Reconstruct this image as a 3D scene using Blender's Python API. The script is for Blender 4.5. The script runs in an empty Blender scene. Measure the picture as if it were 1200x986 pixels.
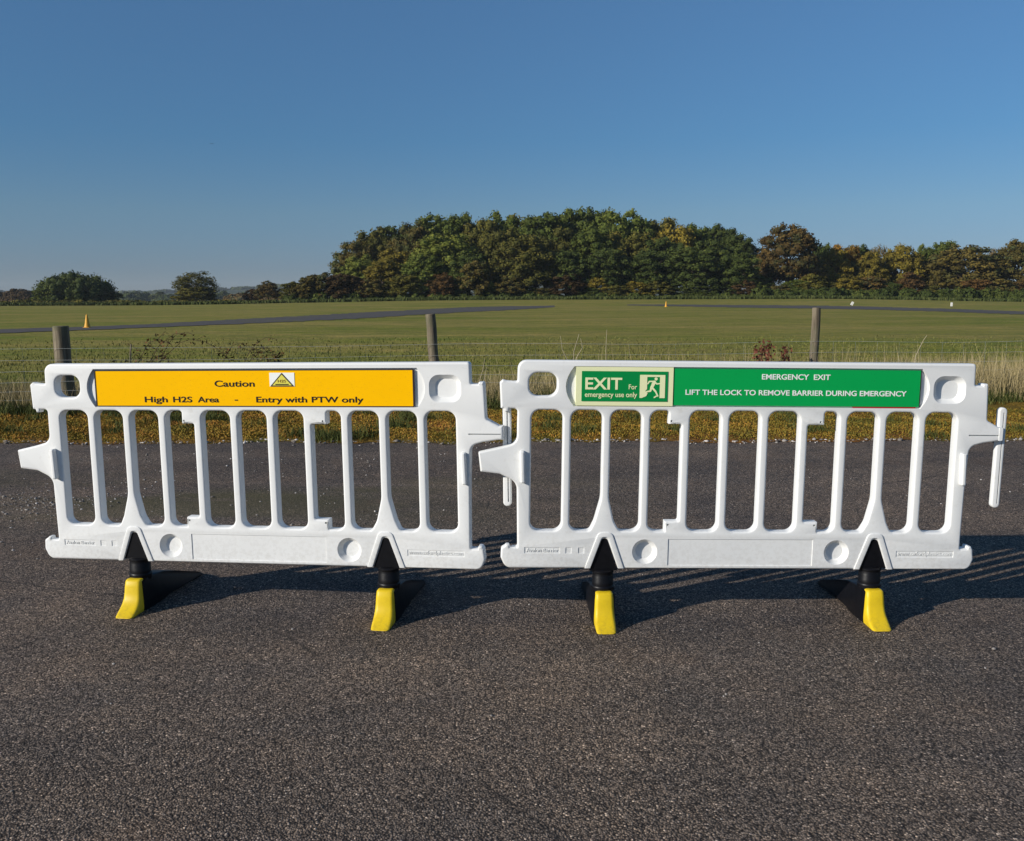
import bpy, bmesh, math, random
import numpy as np
from mathutils import Matrix, Vector
R = math.radians
scene = bpy.context.scene
col = scene.collection

# ------------------------------------------------------------------ camera
FPX, PITCH, CAMH = 1081.0, 7.63, 1.342          # focal length in photo pixels (1200 wide), degrees down, metres
cam_d = bpy.data.cameras.new('camera')
cam_d.sensor_width = 36.0
cam_d.lens = 36.0 * FPX / 1200.0
cam_d.clip_start = 0.05
cam_d.clip_end = 12000
cam = bpy.data.objects.new('camera', cam_d)
col.objects.link(cam)
cam.matrix_world = Matrix.Translation((0, 0, CAMH)) @ Matrix.Rotation(R(90 - PITCH), 4, 'X') @ Matrix.Rotation(R(-0.19), 4, 'Z')
scene.camera = cam

# ------------------------------------------------------------------ sky and sun
SUN_DIR = Vector((-2.16, -1.24, 1.0)).normalized()      # towards the sun
SUN_EL = math.asin(SUN_DIR.z)
SUN_AZ = math.atan2(SUN_DIR.x, SUN_DIR.y)
world = bpy.data.worlds.new('World')
scene.world = world
world.use_nodes = True
wn, wl = world.node_tree.nodes, world.node_tree.links
wn.clear()
sky = wn.new('ShaderNodeTexSky')
sky.sky_type = 'NISHITA'
sky.sun_disc = False
sky.sun_elevation = SUN_EL
sky.sun_rotation = SUN_AZ
sky.altitude = 100
sky.air_density = 1.0
sky.dust_density = 0.15
sky.ozone_density = 5.0
bg = wn.new('ShaderNodeBackground')
bg.inputs['Strength'].default_value = 0.090
wo = wn.new('ShaderNodeOutputWorld')
hsv = wn.new('ShaderNodeHueSaturation')
hsv.inputs['Saturation'].default_value = 1.0
wl.new(sky.outputs[0], hsv.inputs['Color'])
# the clear autumn air: colour response of the whole dome by height above the horizon
tc = wn.new('ShaderNodeTexCoord'); sx = wn.new('ShaderNodeSeparateXYZ'); rmp = wn.new('ShaderNodeValToRGB'); mul = wn.new('ShaderNodeMix')
mul.data_type = 'RGBA'; mul.blend_type = 'MULTIPLY'; mul.inputs[0].default_value = 1.0
wl.new(tc.outputs['Generated'], sx.inputs[0]); wl.new(sx.outputs[2], rmp.inputs[0])
_st = [(0.0, (0.48, 0.555, 0.78)), (0.03, (0.49, 0.565, 0.785)), (0.087, (0.60, 0.69, 0.785)), (0.16, (0.55, 0.76, 0.87)), (0.29, (0.74, 0.93, 1.0))]
while len(rmp.color_ramp.elements) < len(_st): rmp.color_ramp.elements.new(0.5)
for _e, (_p, _c) in zip(rmp.color_ramp.elements, _st): _e.position = _p; _e.color = (*_c, 1)
wl.new(hsv.outputs[0], mul.inputs[6]); wl.new(rmp.outputs[0], mul.inputs[7]); wl.new(mul.outputs[2], bg.inputs[0])
wl.new(bg.outputs[0], wo.inputs[0])

sun_d = bpy.data.lights.new('sun', 'SUN')
sun_d.energy = 4.9
sun_d.angle = R(0.53)
sun_d.color = (1.0, 0.94, 0.85)
sun = bpy.data.objects.new('sun', sun_d)
sun.rotation_euler = SUN_DIR.to_track_quat('Z', 'Y').to_euler()
sun.location = (-20, -12, 12)
col.objects.link(sun)

scene.view_settings.view_transform = 'Standard'
scene.view_settings.look = 'None'
scene.view_settings.gamma = 1
scene.view_settings.exposure = 0.0
scene.view_settings.use_curve_mapping = False
scene.cycles.max_bounces = 6
scene.cycles.volume_bounces = 0

# ------------------------------------------------------------------ helpers
def tag(o, label=None, cat=None, group=None, kind=None):
    if label: o['label'] = label
    if cat: o['category'] = cat
    if group: o['group'] = group
    if kind: o['kind'] = kind
    return o

def empty(name, loc=(0, 0, 0), rz=0.0):
    o = bpy.data.objects.new(name, None)
    o.empty_display_size = 0.2
    o.location = loc
    o.rotation_euler = (0, 0, rz)
    col.objects.link(o)
    return o

def link(name, me, mat=None, parent=None):
    o = bpy.data.objects.new(name, me)
    col.objects.link(o)
    if mat is not None and len(me.materials) == 0:
        me.materials.append(mat)
    if parent is not None:
        o.parent = parent
    return o

def mesh_np(name, V, F, n):
    """V (k,3), F (m,n) faces with n corners each"""
    me = bpy.data.meshes.new(name)
    V = np.asarray(V, dtype=np.float32); F = np.asarray(F, dtype=np.int32)
    m = len(F)
    me.vertices.add(len(V)); me.vertices.foreach_set('co', V.ravel())
    me.loops.add(m * n); me.loops.foreach_set('vertex_index', F.ravel())
    me.polygons.add(m)
    me.polygons.foreach_set('loop_start', np.arange(0, m * n, n, dtype=np.int32))
    me.polygons.foreach_set('loop_total', np.full(m, n, dtype=np.int32))
    me.update(calc_edges=True)
    return me

def add_tint(me, vals):
    a = me.attributes.new('tint', 'FLOAT', 'POINT')
    a.data.foreach_set('value', np.asarray(vals, dtype=np.float32))

def smooth(me, ang=35):
    me.polygons.foreach_set('use_smooth', [True] * len(me.polygons))
    me.set_sharp_from_angle(angle=R(ang))

class NT:
    def __init__(self, name):
        self.m = bpy.data.materials.new(name)
        self.m.use_nodes = True
        self.n = self.m.node_tree.nodes
        self.l = self.m.node_tree.links
        self.b = self.n['Principled BSDF']
    def new(self, t, **kw):
        x = self.n.new(t)
        for k, v in kw.items(): setattr(x, k, v)
        return x
    def sock(self, x):
        return x
    def noise(self, scale, detail=3, rough=0.55, coord=None, vscale=None):
        x = self.new('ShaderNodeTexNoise')
        x.inputs['Scale'].default_value = scale
        x.inputs['Detail'].default_value = detail
        x.inputs['Roughness'].default_value = rough
        if coord is not None: self.l.new(coord, x.inputs['Vector'])
        return x.outputs['Fac']
    def coord(self, scale=(1, 1, 1), kind='Object'):
        c = self.new('ShaderNodeTexCoord')
        m = self.new('ShaderNodeMapping')
        m.inputs['Scale'].default_value = scale
        self.l.new(c.outputs[kind], m.inputs['Vector'])
        return m.outputs[0]
    def ramp(self, fac, stops, interp='LINEAR'):
        r = self.new('ShaderNodeValToRGB')
        r.color_ramp.interpolation = interp
        el = r.color_ramp.elements
        while len(el) < len(stops): el.new(0.5)
        for e, (p, c) in zip(el, stops):
            e.position = p
            e.color = (*c, 1) if len(c) == 3 else c
        self.l.new(fac, r.inputs[0])
        return r.outputs[0]
    def mix(self, fac, a, b, blend='MIX'):
        x = self.new('ShaderNodeMix', data_type='RGBA', blend_type=blend)
        for s, v in ((x.inputs[0], fac), (x.inputs[6], a), (x.inputs[7], b)):
            if isinstance(v, (int, float)): s.default_value = v
            elif isinstance(v, tuple): s.default_value = (*v, 1) if len(v) == 3 else v
            else: self.l.new(v, s)
        return x.outputs[2]
    def math(self, op, a, b=None, c=None, clamp=False):
        x = self.new('ShaderNodeMath', operation=op, use_clamp=clamp)
        for i, v in enumerate((a, b, c)):
            if v is None: continue
            if isinstance(v, (int, float)): x.inputs[i].default_value = v
            else: self.l.new(v, x.inputs[i])
        return x.outputs[0]
    def bump(self, h, strength=0.5, dist=0.01, normal=None):
        x = self.new('ShaderNodeBump')
        x.inputs['Strength'].default_value = strength
        x.inputs['Distance'].default_value = dist
        self.l.new(h, x.inputs['Height'])
        if normal is not None: self.l.new(normal, x.inputs['Normal'])
        return x.outputs[0]
    def out(self, color=None, rough=0.6, normal=None, spec=0.5):
        if color is not None:
            if isinstance(color, tuple): self.b.inputs['Base Color'].default_value = (*color, 1)
            else: self.l.new(color, self.b.inputs['Base Color'])
        if isinstance(rough, (int, float)): self.b.inputs['Roughness'].default_value = rough
        else: self.l.new(rough, self.b.inputs['Roughness'])
        if normal is not None: self.l.new(normal, self.b.inputs['Normal'])
        self.b.inputs['Specular IOR Level'].default_value = spec
        return self.m

# terrain height of the airfield (metres): level near, a slight rise under the wood, a valley and far hills
def sst(a, b, x):
    t = np.clip((x - a) / (b - a), 0, 1)
    return t * t * (3 - 2 * t)

def terrain(x, y):
    x = np.asarray(x, dtype=float); y = np.asarray(y, dtype=float)
    g = sst(-75, 0, x) * (1 - 0.88 * sst(55, 100, x))
    z = 0.85 * g * sst(90, 185, y)
    z = z - 7.0 * sst(300, 900, y) + sst(1100, 2300, y) * (24 + 7 * np.sin(x / 310.0 + 1.9) + 4 * np.sin(x / 120.0) + 6 * sst(-700, -300, x))
    return z

def ray(px, py):
    a = px - 600.0; b = py - 493.0
    c, s = math.cos(R(-0.19)), math.sin(R(-0.19))
    a, b = c * a + s * b, -s * a + c * b
    cp, sp = math.cos(R(PITCH)), math.sin(R(PITCH))
    return np.array([a, FPX * cp - b * sp, -FPX * sp - b * cp]) / FPX

def at(px, py, D):
    """world point seen at photo position px, py and lying D metres ahead"""
    d = ray(px, py)
    t = D / d[1]
    return np.array([d[0] * t, D, CAMH + d[2] * t])

def on_ground(px, py):
    d = ray(px, py)
    lo, hi = 2.0, 900.0
    for _ in range(60):
        mid = (lo + hi) / 2
        p = d * (mid / d[1])
        if CAMH + p[2] > float(terrain(p[0], p[1])): lo = mid
        else: hi = mid
    p = d * (lo / d[1])
    return np.array([p[0], p[1], float(terrain(p[0], p[1]))])

# ------------------------------------------------------------------ materials
def m_plastic_white():
    t = NT('white_moulded_plastic')
    co = t.coord()
    n1 = t.noise(2.3, 5, 0.6, co); n2 = t.noise(260, 2, 0.5, co); n3 = t.noise(22, 4, 0.6, co)
    c = t.ramp(n1, [(0.3, (0.745, 0.75, 0.735)), (0.7, (0.805, 0.81, 0.79))])
    dirt = t.ramp(n3, [(0.60, (0, 0, 0)), (0.75, (1, 1, 1))])
    c = t.mix(t.math('MULTIPLY', dirt, 0.28), c, (0.52, 0.50, 0.45))
    sep = t.new('ShaderNodeSeparateXYZ'); t.l.new(co, sep.inputs[0])
    low = t.math('MULTIPLY', t.math('SUBTRACT', 0.42, sep.outputs[2], clamp=True), 1.1)
    spl = t.ramp(t.noise(70, 3, 0.6, co), [(0.45, (0, 0, 0)), (0.62, (1, 1, 1))])
    c = t.mix(t.math('MULTIPLY', low, spl), c, (0.42, 0.39, 0.34))
    h = t.math('ADD', t.math('MULTIPLY', n2, 0.3), t.math('MULTIPLY', n1, 0.9))
    sc_ = t.noise(9, 6, 0.75, t.coord((1.0, 1.0, 9.0)))
    c = t.mix(t.math('MULTIPLY', t.ramp(sc_, [(0.66, (0, 0, 0)), (0.70, (1, 1, 1))]), 0.30), c, (0.50, 0.50, 0.48))
    return t.out(c, t.ramp(n3, [(0.3, (0.36, 0.36, 0.36)), (0.7, (0.52, 0.52, 0.52))]), t.bump(h, 0.25, 0.002), 0.4)

def m_simple(name, c, rough=0.5, var=0.12, scale=30, bump=0.15, spec=0.5):
    t = NT(name)
    co = t.coord()
    n = t.noise(scale, 4, 0.6, co)
    lo = tuple(max(0, v * (1 - var)) for v in c); hi = tuple(min(1, v * (1 + var)) for v in c)
    cc = t.ramp(n, [(0.3, lo), (0.7, hi)])
    return t.out(cc, rough, t.bump(n, bump, 0.002), spec)

def m_asphalt():
    t = NT('worn_asphalt')
    co = t.coord()
    v = t.new('ShaderNodeTexVoronoi'); v.inputs['Scale'].default_value = 165; t.l.new(co, v.inputs['Vector'])
    v2 = t.new('ShaderNodeTexVoronoi'); v2.inputs['Scale'].default_value = 85; t.l.new(co, v2.inputs['Vector'])
    sepc = t.new('ShaderNodeSeparateColor'); t.l.new(v.outputs['Color'], sepc.inputs[0])
    sepd = t.new('ShaderNodeSeparateColor'); t.l.new(v2.outputs['Color'], sepd.inputs[0])
    stone = t.ramp(sepc.outputs[0], [(0.0, (0.040, 0.037, 0.035)), (0.45, (0.105, 0.096, 0.088)), (0.86, (0.18, 0.165, 0.15)), (0.975, (0.26, 0.24, 0.22)), (1.0, (0.5, 0.47, 0.43))])
    gap = t.ramp(v.outputs['Distance'], [(0.40, (1.55, 1.48, 1.42)), (0.72, (0.40, 0.38, 0.37))])
    c = t.mix(1.0, stone, gap, 'MULTIPLY')
    big = t.ramp(sepd.outputs[1], [(0.0, (0.70, 0.70, 0.72)), (1.0, (1.28, 1.22, 1.16))])
    c = t.mix(1.0, c, big, 'MULTIPLY')
    p1 = t.noise(0.55, 5, 0.6, co); p2 = t.noise(2.6, 5, 0.65, co); p3 = t.noise(0.9, 4, 0.6, t.coord((0.35, 1.3, 1)))
    c = t.mix(1.0, c, t.ramp(p1, [(0.36, (0.78, 0.79, 0.82)), (0.64, (1.22, 1.15, 1.06))]), 'MULTIPLY')
    c = t.mix(1.0, c, t.ramp(p2, [(0.35, (0.86, 0.88, 0.90)), (0.70, (1.14, 1.10, 1.04))]), 'MULTIPLY')
    # moss and algae creeping out from the verge
    sep = t.new('ShaderNodeSeparateXYZ'); t.l.new(co, sep.inputs[0])
    band = t.math('MULTIPLY', t.ramp(sep.outputs[1], [(0.0, (0, 0, 0)), (1.0, (1, 1, 1))]), 1.0)
    yy = t.math('SUBTRACT', 1.0, t.math('ABSOLUTE', t.math('DIVIDE', t.math('SUBTRACT', sep.outputs[1], 6.1), 1.3)), clamp=True)
    left = t.math('DIVIDE', t.math('SUBTRACT', 1.2, sep.outputs[0]), 2.5, clamp=True)
    moss = t.math('MULTIPLY', t.math('MULTIPLY', yy, left), t.ramp(p3, [(0.46, (0, 0, 0)), (0.58, (1, 1, 1))]))
    c = t.mix(t.math('MULTIPLY', moss, 0.75), c, (0.075, 0.072, 0.030))
    c = t.mix(1.0, c, (1.07, 1.005, 0.94), 'MULTIPLY')
    c = t.mix(1.0, c, t.ramp(t.noise(0.5, 5, 0.65, t.coord((0.35, 2.4, 1))), [(0.38, (0.84, 0.84, 0.85)), (0.62, (1.18, 1.17, 1.15))]), 'MULTIPLY')
    ck = t.new('ShaderNodeTexVoronoi', feature='DISTANCE_TO_EDGE'); ck.inputs['Scale'].default_value = 0.42
    wv = t.new('ShaderNodeTexNoise'); wv.inputs['Scale'].default_value = 3.0; wv.inputs['Detail'].default_value = 6; t.l.new(co, wv.inputs['Vector'])
    t.l.new(t.mix(0.10, co, wv.outputs['Color']), ck.inputs['Vector'])
    crack = t.math('MULTIPLY', t.ramp(ck.outputs['Distance'], [(0.0, (1, 1, 1)), (0.0035, (0, 0, 0))]), t.ramp(t.noise(0.8, 3, 0.5, co), [(0.50, (0, 0, 0)), (0.58, (1, 1, 1))]))
    c = t.mix(t.math('MULTIPLY', crack, 0.8), c, (0.02, 0.018, 0.016))
    rust = t.ramp(t.noise(1.7, 3, 0.5, co), [(0.60, (0, 0, 0)), (0.72, (1, 1, 1))])
    c = t.mix(t.math('MULTIPLY', rust, 0.28), c, (0.15, 0.095, 0.06))
    hh = t.math('SUBTRACT', 1.0, v.outputs['Distance'])
    h = t.math('ADD', t.math('MULTIPLY', hh, 0.6), t.math('ADD', t.math('MULTIPLY', sepc.outputs[1], 0.55), t.math('MULTIPLY', sepd.outputs[0], 0.5)))
    nrm = t.bump(h, 0.85, 0.008)
    nrm = t.bump(p2, 0.25, 0.05, nrm)
    return t.out(c, 0.82, nrm, 0.25)

def m_field():
    t = NT('airfield_grass')
    co = t.coord()
    a = t.noise(0.13, 7, 0.70, t.coord((0.45, 1.1, 1))); b = t.noise(0.5, 5, 0.65, t.coord((0.3, 1.2, 1))); d = t.noise(5.0, 4, 0.7, t.coord((1, 0.8, 1)))
    c = t.ramp(a, [(0.35, (0.130, 0.168, 0.022)), (0.46, (0.190, 0.192, 0.035)), (0.58, (0.29, 0.235, 0.072))])
    c = t.mix(t.ramp(b, [(0.4, (0, 0, 0)), (0.7, (1, 1, 1))]), c, (0.215, 0.185, 0.055))
    c = t.mix(1.0, c, t.ramp(d, [(0.3, (0.74, 0.78, 0.72)), (0.7, (1.25, 1.22, 1.15))]), 'MULTIPLY')
    f2 = t.noise(1.3, 4, 0.7, t.coord((0.6, 1.0, 1)))
    c = t.mix(1.0, c, t.ramp(f2, [(0.36, (0.76, 0.84, 0.74)), (0.64, (1.24, 1.16, 1.12))]), 'MULTIPLY')
    # wooded and farmed country beyond the airfield
    sep = t.new('ShaderNodeSeparateXYZ'); t.l.new(co, sep.inputs[0])
    far = t.math('DIVIDE', t.math('SUBTRACT', sep.outputs[1], 500), 200, clamp=True)
    patch = t.ramp(t.noise(0.004, 3, 0.5, t.coord((1, 0.5, 1))), [(0.45, (0.022, 0.034, 0.016)), (0.5, (0.05, 0.06, 0.025)), (0.62, (0.10, 0.10, 0.045))])
    c = t.mix(far, c, patch)
    return t.out(c, 0.95, t.bump(d, 0.8, 0.08), 0.1)

def m_tinted(name, stops, rough=0.8, trans=0.0, noise_scale=None, spec=0.15):
    t = NT(name)
    a = t.new('ShaderNodeAttribute', attribute_name='tint')
    c = t.ramp(a.outputs['Fac'], stops)
    if noise_scale:
        c = t.mix(1.0, c, t.ramp(t.noise(noise_scale, 3, 0.6, t.coord()), [(0.3, (0.65, 0.68, 0.65)), (0.7, (1.3, 1.25, 1.15))]), 'MULTIPLY')
    return t.out(c, rough, None, spec)

def m_leaf(name, dark, mid, light, hue=None):
    t = NT(name)
    warm = lambda c: (c[0] * 1.42, c[1] * 1.25, c[2] * 0.72)
    dark, mid, light = warm(dark), warm(mid), warm(light)
    a = t.new('ShaderNodeAttribute', attribute_name='tint')
    c = t.ramp(a.outputs['Fac'], [(0.0, dark), (0.55, mid), (1.0, light)])
    oi = t.new('ShaderNodeObjectInfo')
    n = t.noise(0.35, 3, 0.6, t.coord())
    if hue: c = t.mix(t.ramp(n, [(0.48, (0, 0, 0)), (0.62, (1, 1, 1))]), c, hue)
    c = t.mix(1.0, c, t.ramp(oi.outputs['Random'], [(0.0, (0.8, 0.82, 0.8)), (1.0, (1.2, 1.18, 1.15))]), 'MULTIPLY')
    return t.out(c, 0.75, None, 0.15)

M = {}
M['white'] = m_plastic_white()
M['black'] = m_simple('black_rubber', (0.0045, 0.0045, 0.006), 0.42, 0.3, 40, 0.3, 0.25)
def m_toe():
    t = NT('yellow_plastic')
    co = t.coord(); n = t.noise(60, 5, 0.7, co); n2 = t.noise(18, 4, 0.6, co)
    sep = t.new('ShaderNodeSeparateXYZ'); t.l.new(co, sep.inputs[0])
    low = t.math('MULTIPLY', t.math('SUBTRACT', 0.06, sep.outputs[2], clamp=True), 14.0, clamp=True)
    c = t.ramp(n2, [(0.3, (0.68, 0.47, 0.012)), (0.7, (0.76, 0.54, 0.014))])
    g = t.math('MULTIPLY', t.ramp(n, [(0.45, (0, 0, 0)), (0.62, (1, 1, 1))]), t.math('ADD', low, 0.10))
    c = t.mix(t.math('MULTIPLY', g, 0.35), c, (0.20, 0.14, 0.045))
    return t.out(c, 0.45, t.bump(n, 0.15, 0.002), 0.3)
M['yellow'] = m_toe()
M['amber'] = m_simple('amber_sign_face', (0.97, 0.51, 0.0), 0.7, 0.015, 6, 0.0, 0.05)
M['green'] = m_simple('green_sign_face', (0.0, 0.36, 0.075), 0.55, 0.02, 6, 0.0, 0.2)
M['exit_green'] = m_simple('dark_green_sign_face', (0.0, 0.25, 0.055), 0.5, 0.02, 6, 0.0, 0.2)
M['cream'] = m_simple('pale_luminous_sign_face', (0.84, 0.85, 0.50), 0.55, 0.015, 8, 0.0, 0.2)
M['sign_white'] = m_simple('white_sign_print', (0.86, 0.88, 0.84), 0.6, 0.01, 8, 0.0, 0.2)
M['sign_black'] = m_simple('black_sign_print', (0.012, 0.010, 0.008), 0.6, 0.1, 8, 0.0, 0.2)
M['sign_edge'] = m_simple('dark_sign_edge', (0.03, 0.02, 0.02), 0.6, 0.1, 8, 0.0, 0.2)
M['red'] = m_simple('red_strip', (0.42, 0.01, 0.015), 0.5, 0.05, 8, 0.0, 0.2)
M['lemon'] = m_simple('lemon_warning_print', (0.72, 0.66, 0.10), 0.6, 0.02, 8, 0.0, 0.2)
M['brown_print'] = m_simple('brown_warning_print', (0.22, 0.12, 0.02), 0.6, 0.05, 8, 0.0, 0.2)
M['asphalt'] = m_asphalt()
M['field'] = m_field()
def m_track():
    t = NT('old_track_surface')
    n = t.noise(0.35, 6, 0.75, t.coord((0.5, 1.6, 1))); n2 = t.noise(2.5, 5, 0.7, t.coord())
    c = t.ramp(n2, [(0.3, (0.075, 0.070, 0.068)), (0.7, (0.125, 0.115, 0.108))])
    c = t.mix(t.ramp(n, [(0.54, (0, 0, 0)), (0.64, (0.75, 0.75, 0.75))]), c, (0.14, 0.135, 0.045))
    return t.out(c, 0.95, t.bump(n2, 0.4, 0.02), 0.1)
M['track'] = m_track()
M['stubble'] = m_simple('pale_stubble', (0.34, 0.30, 0.20), 0.9, 0.12, 0.05, 0.1, 0.1)
M['orange_cone'] = m_simple('orange_cone_plastic', (0.72, 0.36, 0.03), 0.5, 0.08, 6, 0.1, 0.3)
M['marker_white'] = m_simple('white_marker_paint', (0.75, 0.74, 0.68), 0.6, 0.08, 6, 0.1, 0.3)
M['wire'] = m_simple('galvanised_wire', (0.42, 0.43, 0.41), 0.5, 0.1, 10, 0.0, 0.5)
M['bark'] = m_simple('tree_bark', (0.085, 0.065, 0.045), 0.9, 0.4, 3, 0.5, 0.2)
M['feather'] = m_simple('dark_feathers', (0.03, 0.03, 0.035), 0.8, 0.2, 20, 0.1, 0.2)

def m_post():
    t = NT('weathered_post_wood')
    co = t.coord((30, 30, 2.2))
    n = t.noise(1.0, 6, 0.7, co); n2 = t.noise(3.0, 4, 0.6, t.coord())
    c = t.ramp(n, [(0.3, (0.075, 0.060, 0.042)), (0.55, (0.20, 0.165, 0.115)), (0.75, (0.31, 0.265, 0.19))])
    c = t.mix(t.ramp(n2, [(0.5, (0, 0, 0)), (0.7, (1, 1, 1))]), c, (0.12, 0.125, 0.07))
    return t.out(c, 0.9, t.bump(n, 0.8, 0.01), 0.15)
M['post'] = m_post()

# foliage kinds
LEAF = {
 'dark green': m_leaf('foliage_dark_green', (0.018, 0.030, 0.010), (0.040, 0.060, 0.018), (0.075, 0.095, 0.030)),
 'green': m_leaf('foliage_green', (0.028, 0.045, 0.012), (0.060, 0.085, 0.022), (0.105, 0.125, 0.035)),
 'light green': m_leaf('foliage_light_green', (0.045, 0.065, 0.016), (0.095, 0.120, 0.030), (0.150, 0.165, 0.050)),
 'olive': m_leaf('foliage_olive', (0.032, 0.038, 0.012), (0.075, 0.078, 0.022), (0.125, 0.115, 0.035)),
 'yellowish': m_leaf('foliage_yellowish', (0.055, 0.052, 0.012), (0.125, 0.108, 0.022), (0.20, 0.165, 0.035)),
 'brown': m_leaf('foliage_brown', (0.036, 0.026, 0.012), (0.085, 0.058, 0.024), (0.135, 0.092, 0.038), (0.06, 0.062, 0.02)),
 'olive brown': m_leaf('foliage_olive_brown', (0.036, 0.034, 0.013), (0.080, 0.068, 0.024), (0.130, 0.102, 0.038), (0.062, 0.070, 0.020)),
 'dark brown': m_leaf('foliage_dark_brown', (0.022, 0.016, 0.010), (0.048, 0.032, 0.018), (0.080, 0.055, 0.030)),
 'red brown': m_leaf('foliage_red_brown', (0.034, 0.023, 0.012), (0.074, 0.045, 0.022), (0.112, 0.070, 0.034)),
 'orange': m_leaf('foliage_orange', (0.060, 0.038, 0.010), (0.150, 0.088, 0.018), (0.235, 0.135, 0.028), (0.07, 0.075, 0.02)),
 'greyish tan': m_leaf('foliage_greyish_tan', (0.075, 0.060, 0.045), (0.145, 0.115, 0.085), (0.20, 0.165, 0.12), (0.09, 0.085, 0.04)),
 'far blue green': m_leaf('foliage_far', (0.022, 0.034, 0.014), (0.040, 0.058, 0.022), (0.070, 0.085, 0.035)),
}
M['blade_green'] = m_tinted('green_grass_blades', [(0.0, (0.035, 0.048, 0.012)), (0.5, (0.080, 0.095, 0.024)), (1.0, (0.17, 0.16, 0.055))])
M['blade_field'] = m_tinted('field_grass_blades', [(0.0, (0.115, 0.130, 0.026)), (0.5, (0.155, 0.155, 0.038)), (1.0, (0.22, 0.18, 0.07))])
M['blade_dry'] = m_tinted('dry_grass_blades', [(0.0, (0.17, 0.14, 0.055)), (0.5, (0.34, 0.27, 0.13)), (1.0, (0.52, 0.43, 0.25))])
M['blade_moss'] = m_tinted('moss_tufts', [(0.0, (0.10, 0.095, 0.018)), (0.35, (0.21, 0.155, 0.024)), (0.7, (0.33, 0.195, 0.030)), (1.0, (0.42, 0.18, 0.045))])
M['stones'] = m_tinted('loose_stones', [(0.0, (0.07, 0.06, 0.055)), (0.55, (0.20, 0.18, 0.16)), (1.0, (0.60, 0.56, 0.52))])
M['bramble_leaf'] = m_tinted('bramble_leaves', [(0.0, (0.030, 0.030, 0.012)), (0.5, (0.085, 0.060, 0.020)), (1.0, (0.17, 0.075, 0.030))])
M['dock_leaf'] = m_tinted('red_dock_leaves', [(0.0, (0.060, 0.018, 0.012)), (0.5, (0.14, 0.045, 0.028)), (1.0, (0.26, 0.10, 0.06))])
M['stem'] = m_simple('brown_stems', (0.075, 0.050, 0.030), 0.8, 0.3, 12, 0.0, 0.2)
M['straw'] = m_simple('straw_stems', (0.42, 0.36, 0.24), 0.8, 0.2, 12, 0.0, 0.2)
M['soil'] = None

def m_verge():
    t = NT('mossy_verge_soil')
    co = t.coord()
    a = t.noise(1.6, 5, 0.65, co); b = t.noise(28, 4, 0.7, co); e = t.noise(0.5, 3, 0.5, co)
    c = t.ramp(a, [(0.30, (0.17, 0.088, 0.020)), (0.5, (0.21, 0.135, 0.025)), (0.68, (0.135, 0.13, 0.028))])
    c = t.mix(t.ramp(e, [(0.45, (0, 0, 0)), (0.6, (1, 1, 1))]), c, (0.23, 0.10, 0.03))
    c = t.mix(1.0, c, t.ramp(b, [(0.3, (0.4, 0.42, 0.4)), (0.7, (1.4, 1.35, 1.25))]), 'MULTIPLY')
    return t.out(c, 0.95, t.bump(b, 1.0, 0.03), 0.1)
M['verge'] = m_verge()

# ------------------------------------------------------------------ ground
rng = np.random.default_rng(7)
xs = np.unique(np.concatenate([np.linspace(-2600, 2600, 90), np.linspace(-200, 200, 81)]))
ys = np.unique(np.concatenate([np.array([-250, -60, 0, 10, 25, 45, 70]), np.linspace(85, 200, 24), np.linspace(230, 900, 16), np.linspace(950, 2500, 30), np.array([2700, 2950])]))
GX, GY = np.meshgrid(xs, ys)
GZ = terrain(GX, GY)
GV = np.stack([GX, GY, GZ], -1).reshape(-1, 3)
nx, ny = len(xs), len(ys)
i = np.arange(nx * ny).reshape(ny, nx)
GF = np.stack([i[:-1, :-1], i[:-1, 1:], i[1:, 1:], i[1:, :-1]], -1).reshape(-1, 4)
ground = link('ground', mesh_np('ground', GV, GF, 4), M['field'])
ground.data.polygons.foreach_set('use_smooth', [True] * len(ground.data.polygons))
tag(ground, kind='structure')

def edge_wave(x):
    return 8.46 + 0.05 * np.sin(x * 2.1) + 0.018 * np.sin(x * 23.1 + np.sin(x * 3)) + 0.012 * np.sin(x * 41.3) + 0.035 * np.sin(x * 5.3 + 1) + 0.02 * np.sin(x * 13.7) - 0.004 * x

xa = np.unique(np.concatenate([np.linspace(-45, 45, 361), np.linspace(-9, 10, 761)]))
ya = np.array([-14, -6, 0, 2, 4, 6, 8])
def strip(name, x, rows, z, mat):
    V = []; n = len(x)
    for r_ in rows:
        yy_ = r_(x) if callable(r_) else np.full_like(x, r_)
        zz_ = z(x, yy_) if callable(z) else np.full_like(x, z)
        V.append(np.stack([x, yy_, zz_], -1))
    V = np.concatenate(V); k = len(rows)
    i_ = np.arange(n * k).reshape(k, n)
    F = np.stack([i_[:-1, :-1], i_[:-1, 1:], i_[1:, 1:], i_[1:, :-1]], -1).reshape(-1, 4)
    return link(name, mesh_np(name, V, F, 4), mat)
road = strip('asphalt_road', xa, [-14, -4, 0, 4, 7, edge_wave], 0.006, M['asphalt'])
tag(road, kind='structure')

def verge_h(x, y):
    s = sst(0.0, 0.35, y - edge_wave(x)) * (1 - sst(2.6, 3.2, y - edge_wave(x)))
    return 0.010 + s * (0.030 + 0.014 * np.sin(x * 3.1 + y * 4) * np.sin(x * 1.3) + 0.010 * np.sin(x * 11 + y * 7))
vr = [lambda x, k=k: edge_wave(x) - 0.03 + k for k in np.linspace(0, 3.3, 22)]
verge = strip('verge', xa, vr, verge_h, M['verge'])
tag(verge, kind='structure')

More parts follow.
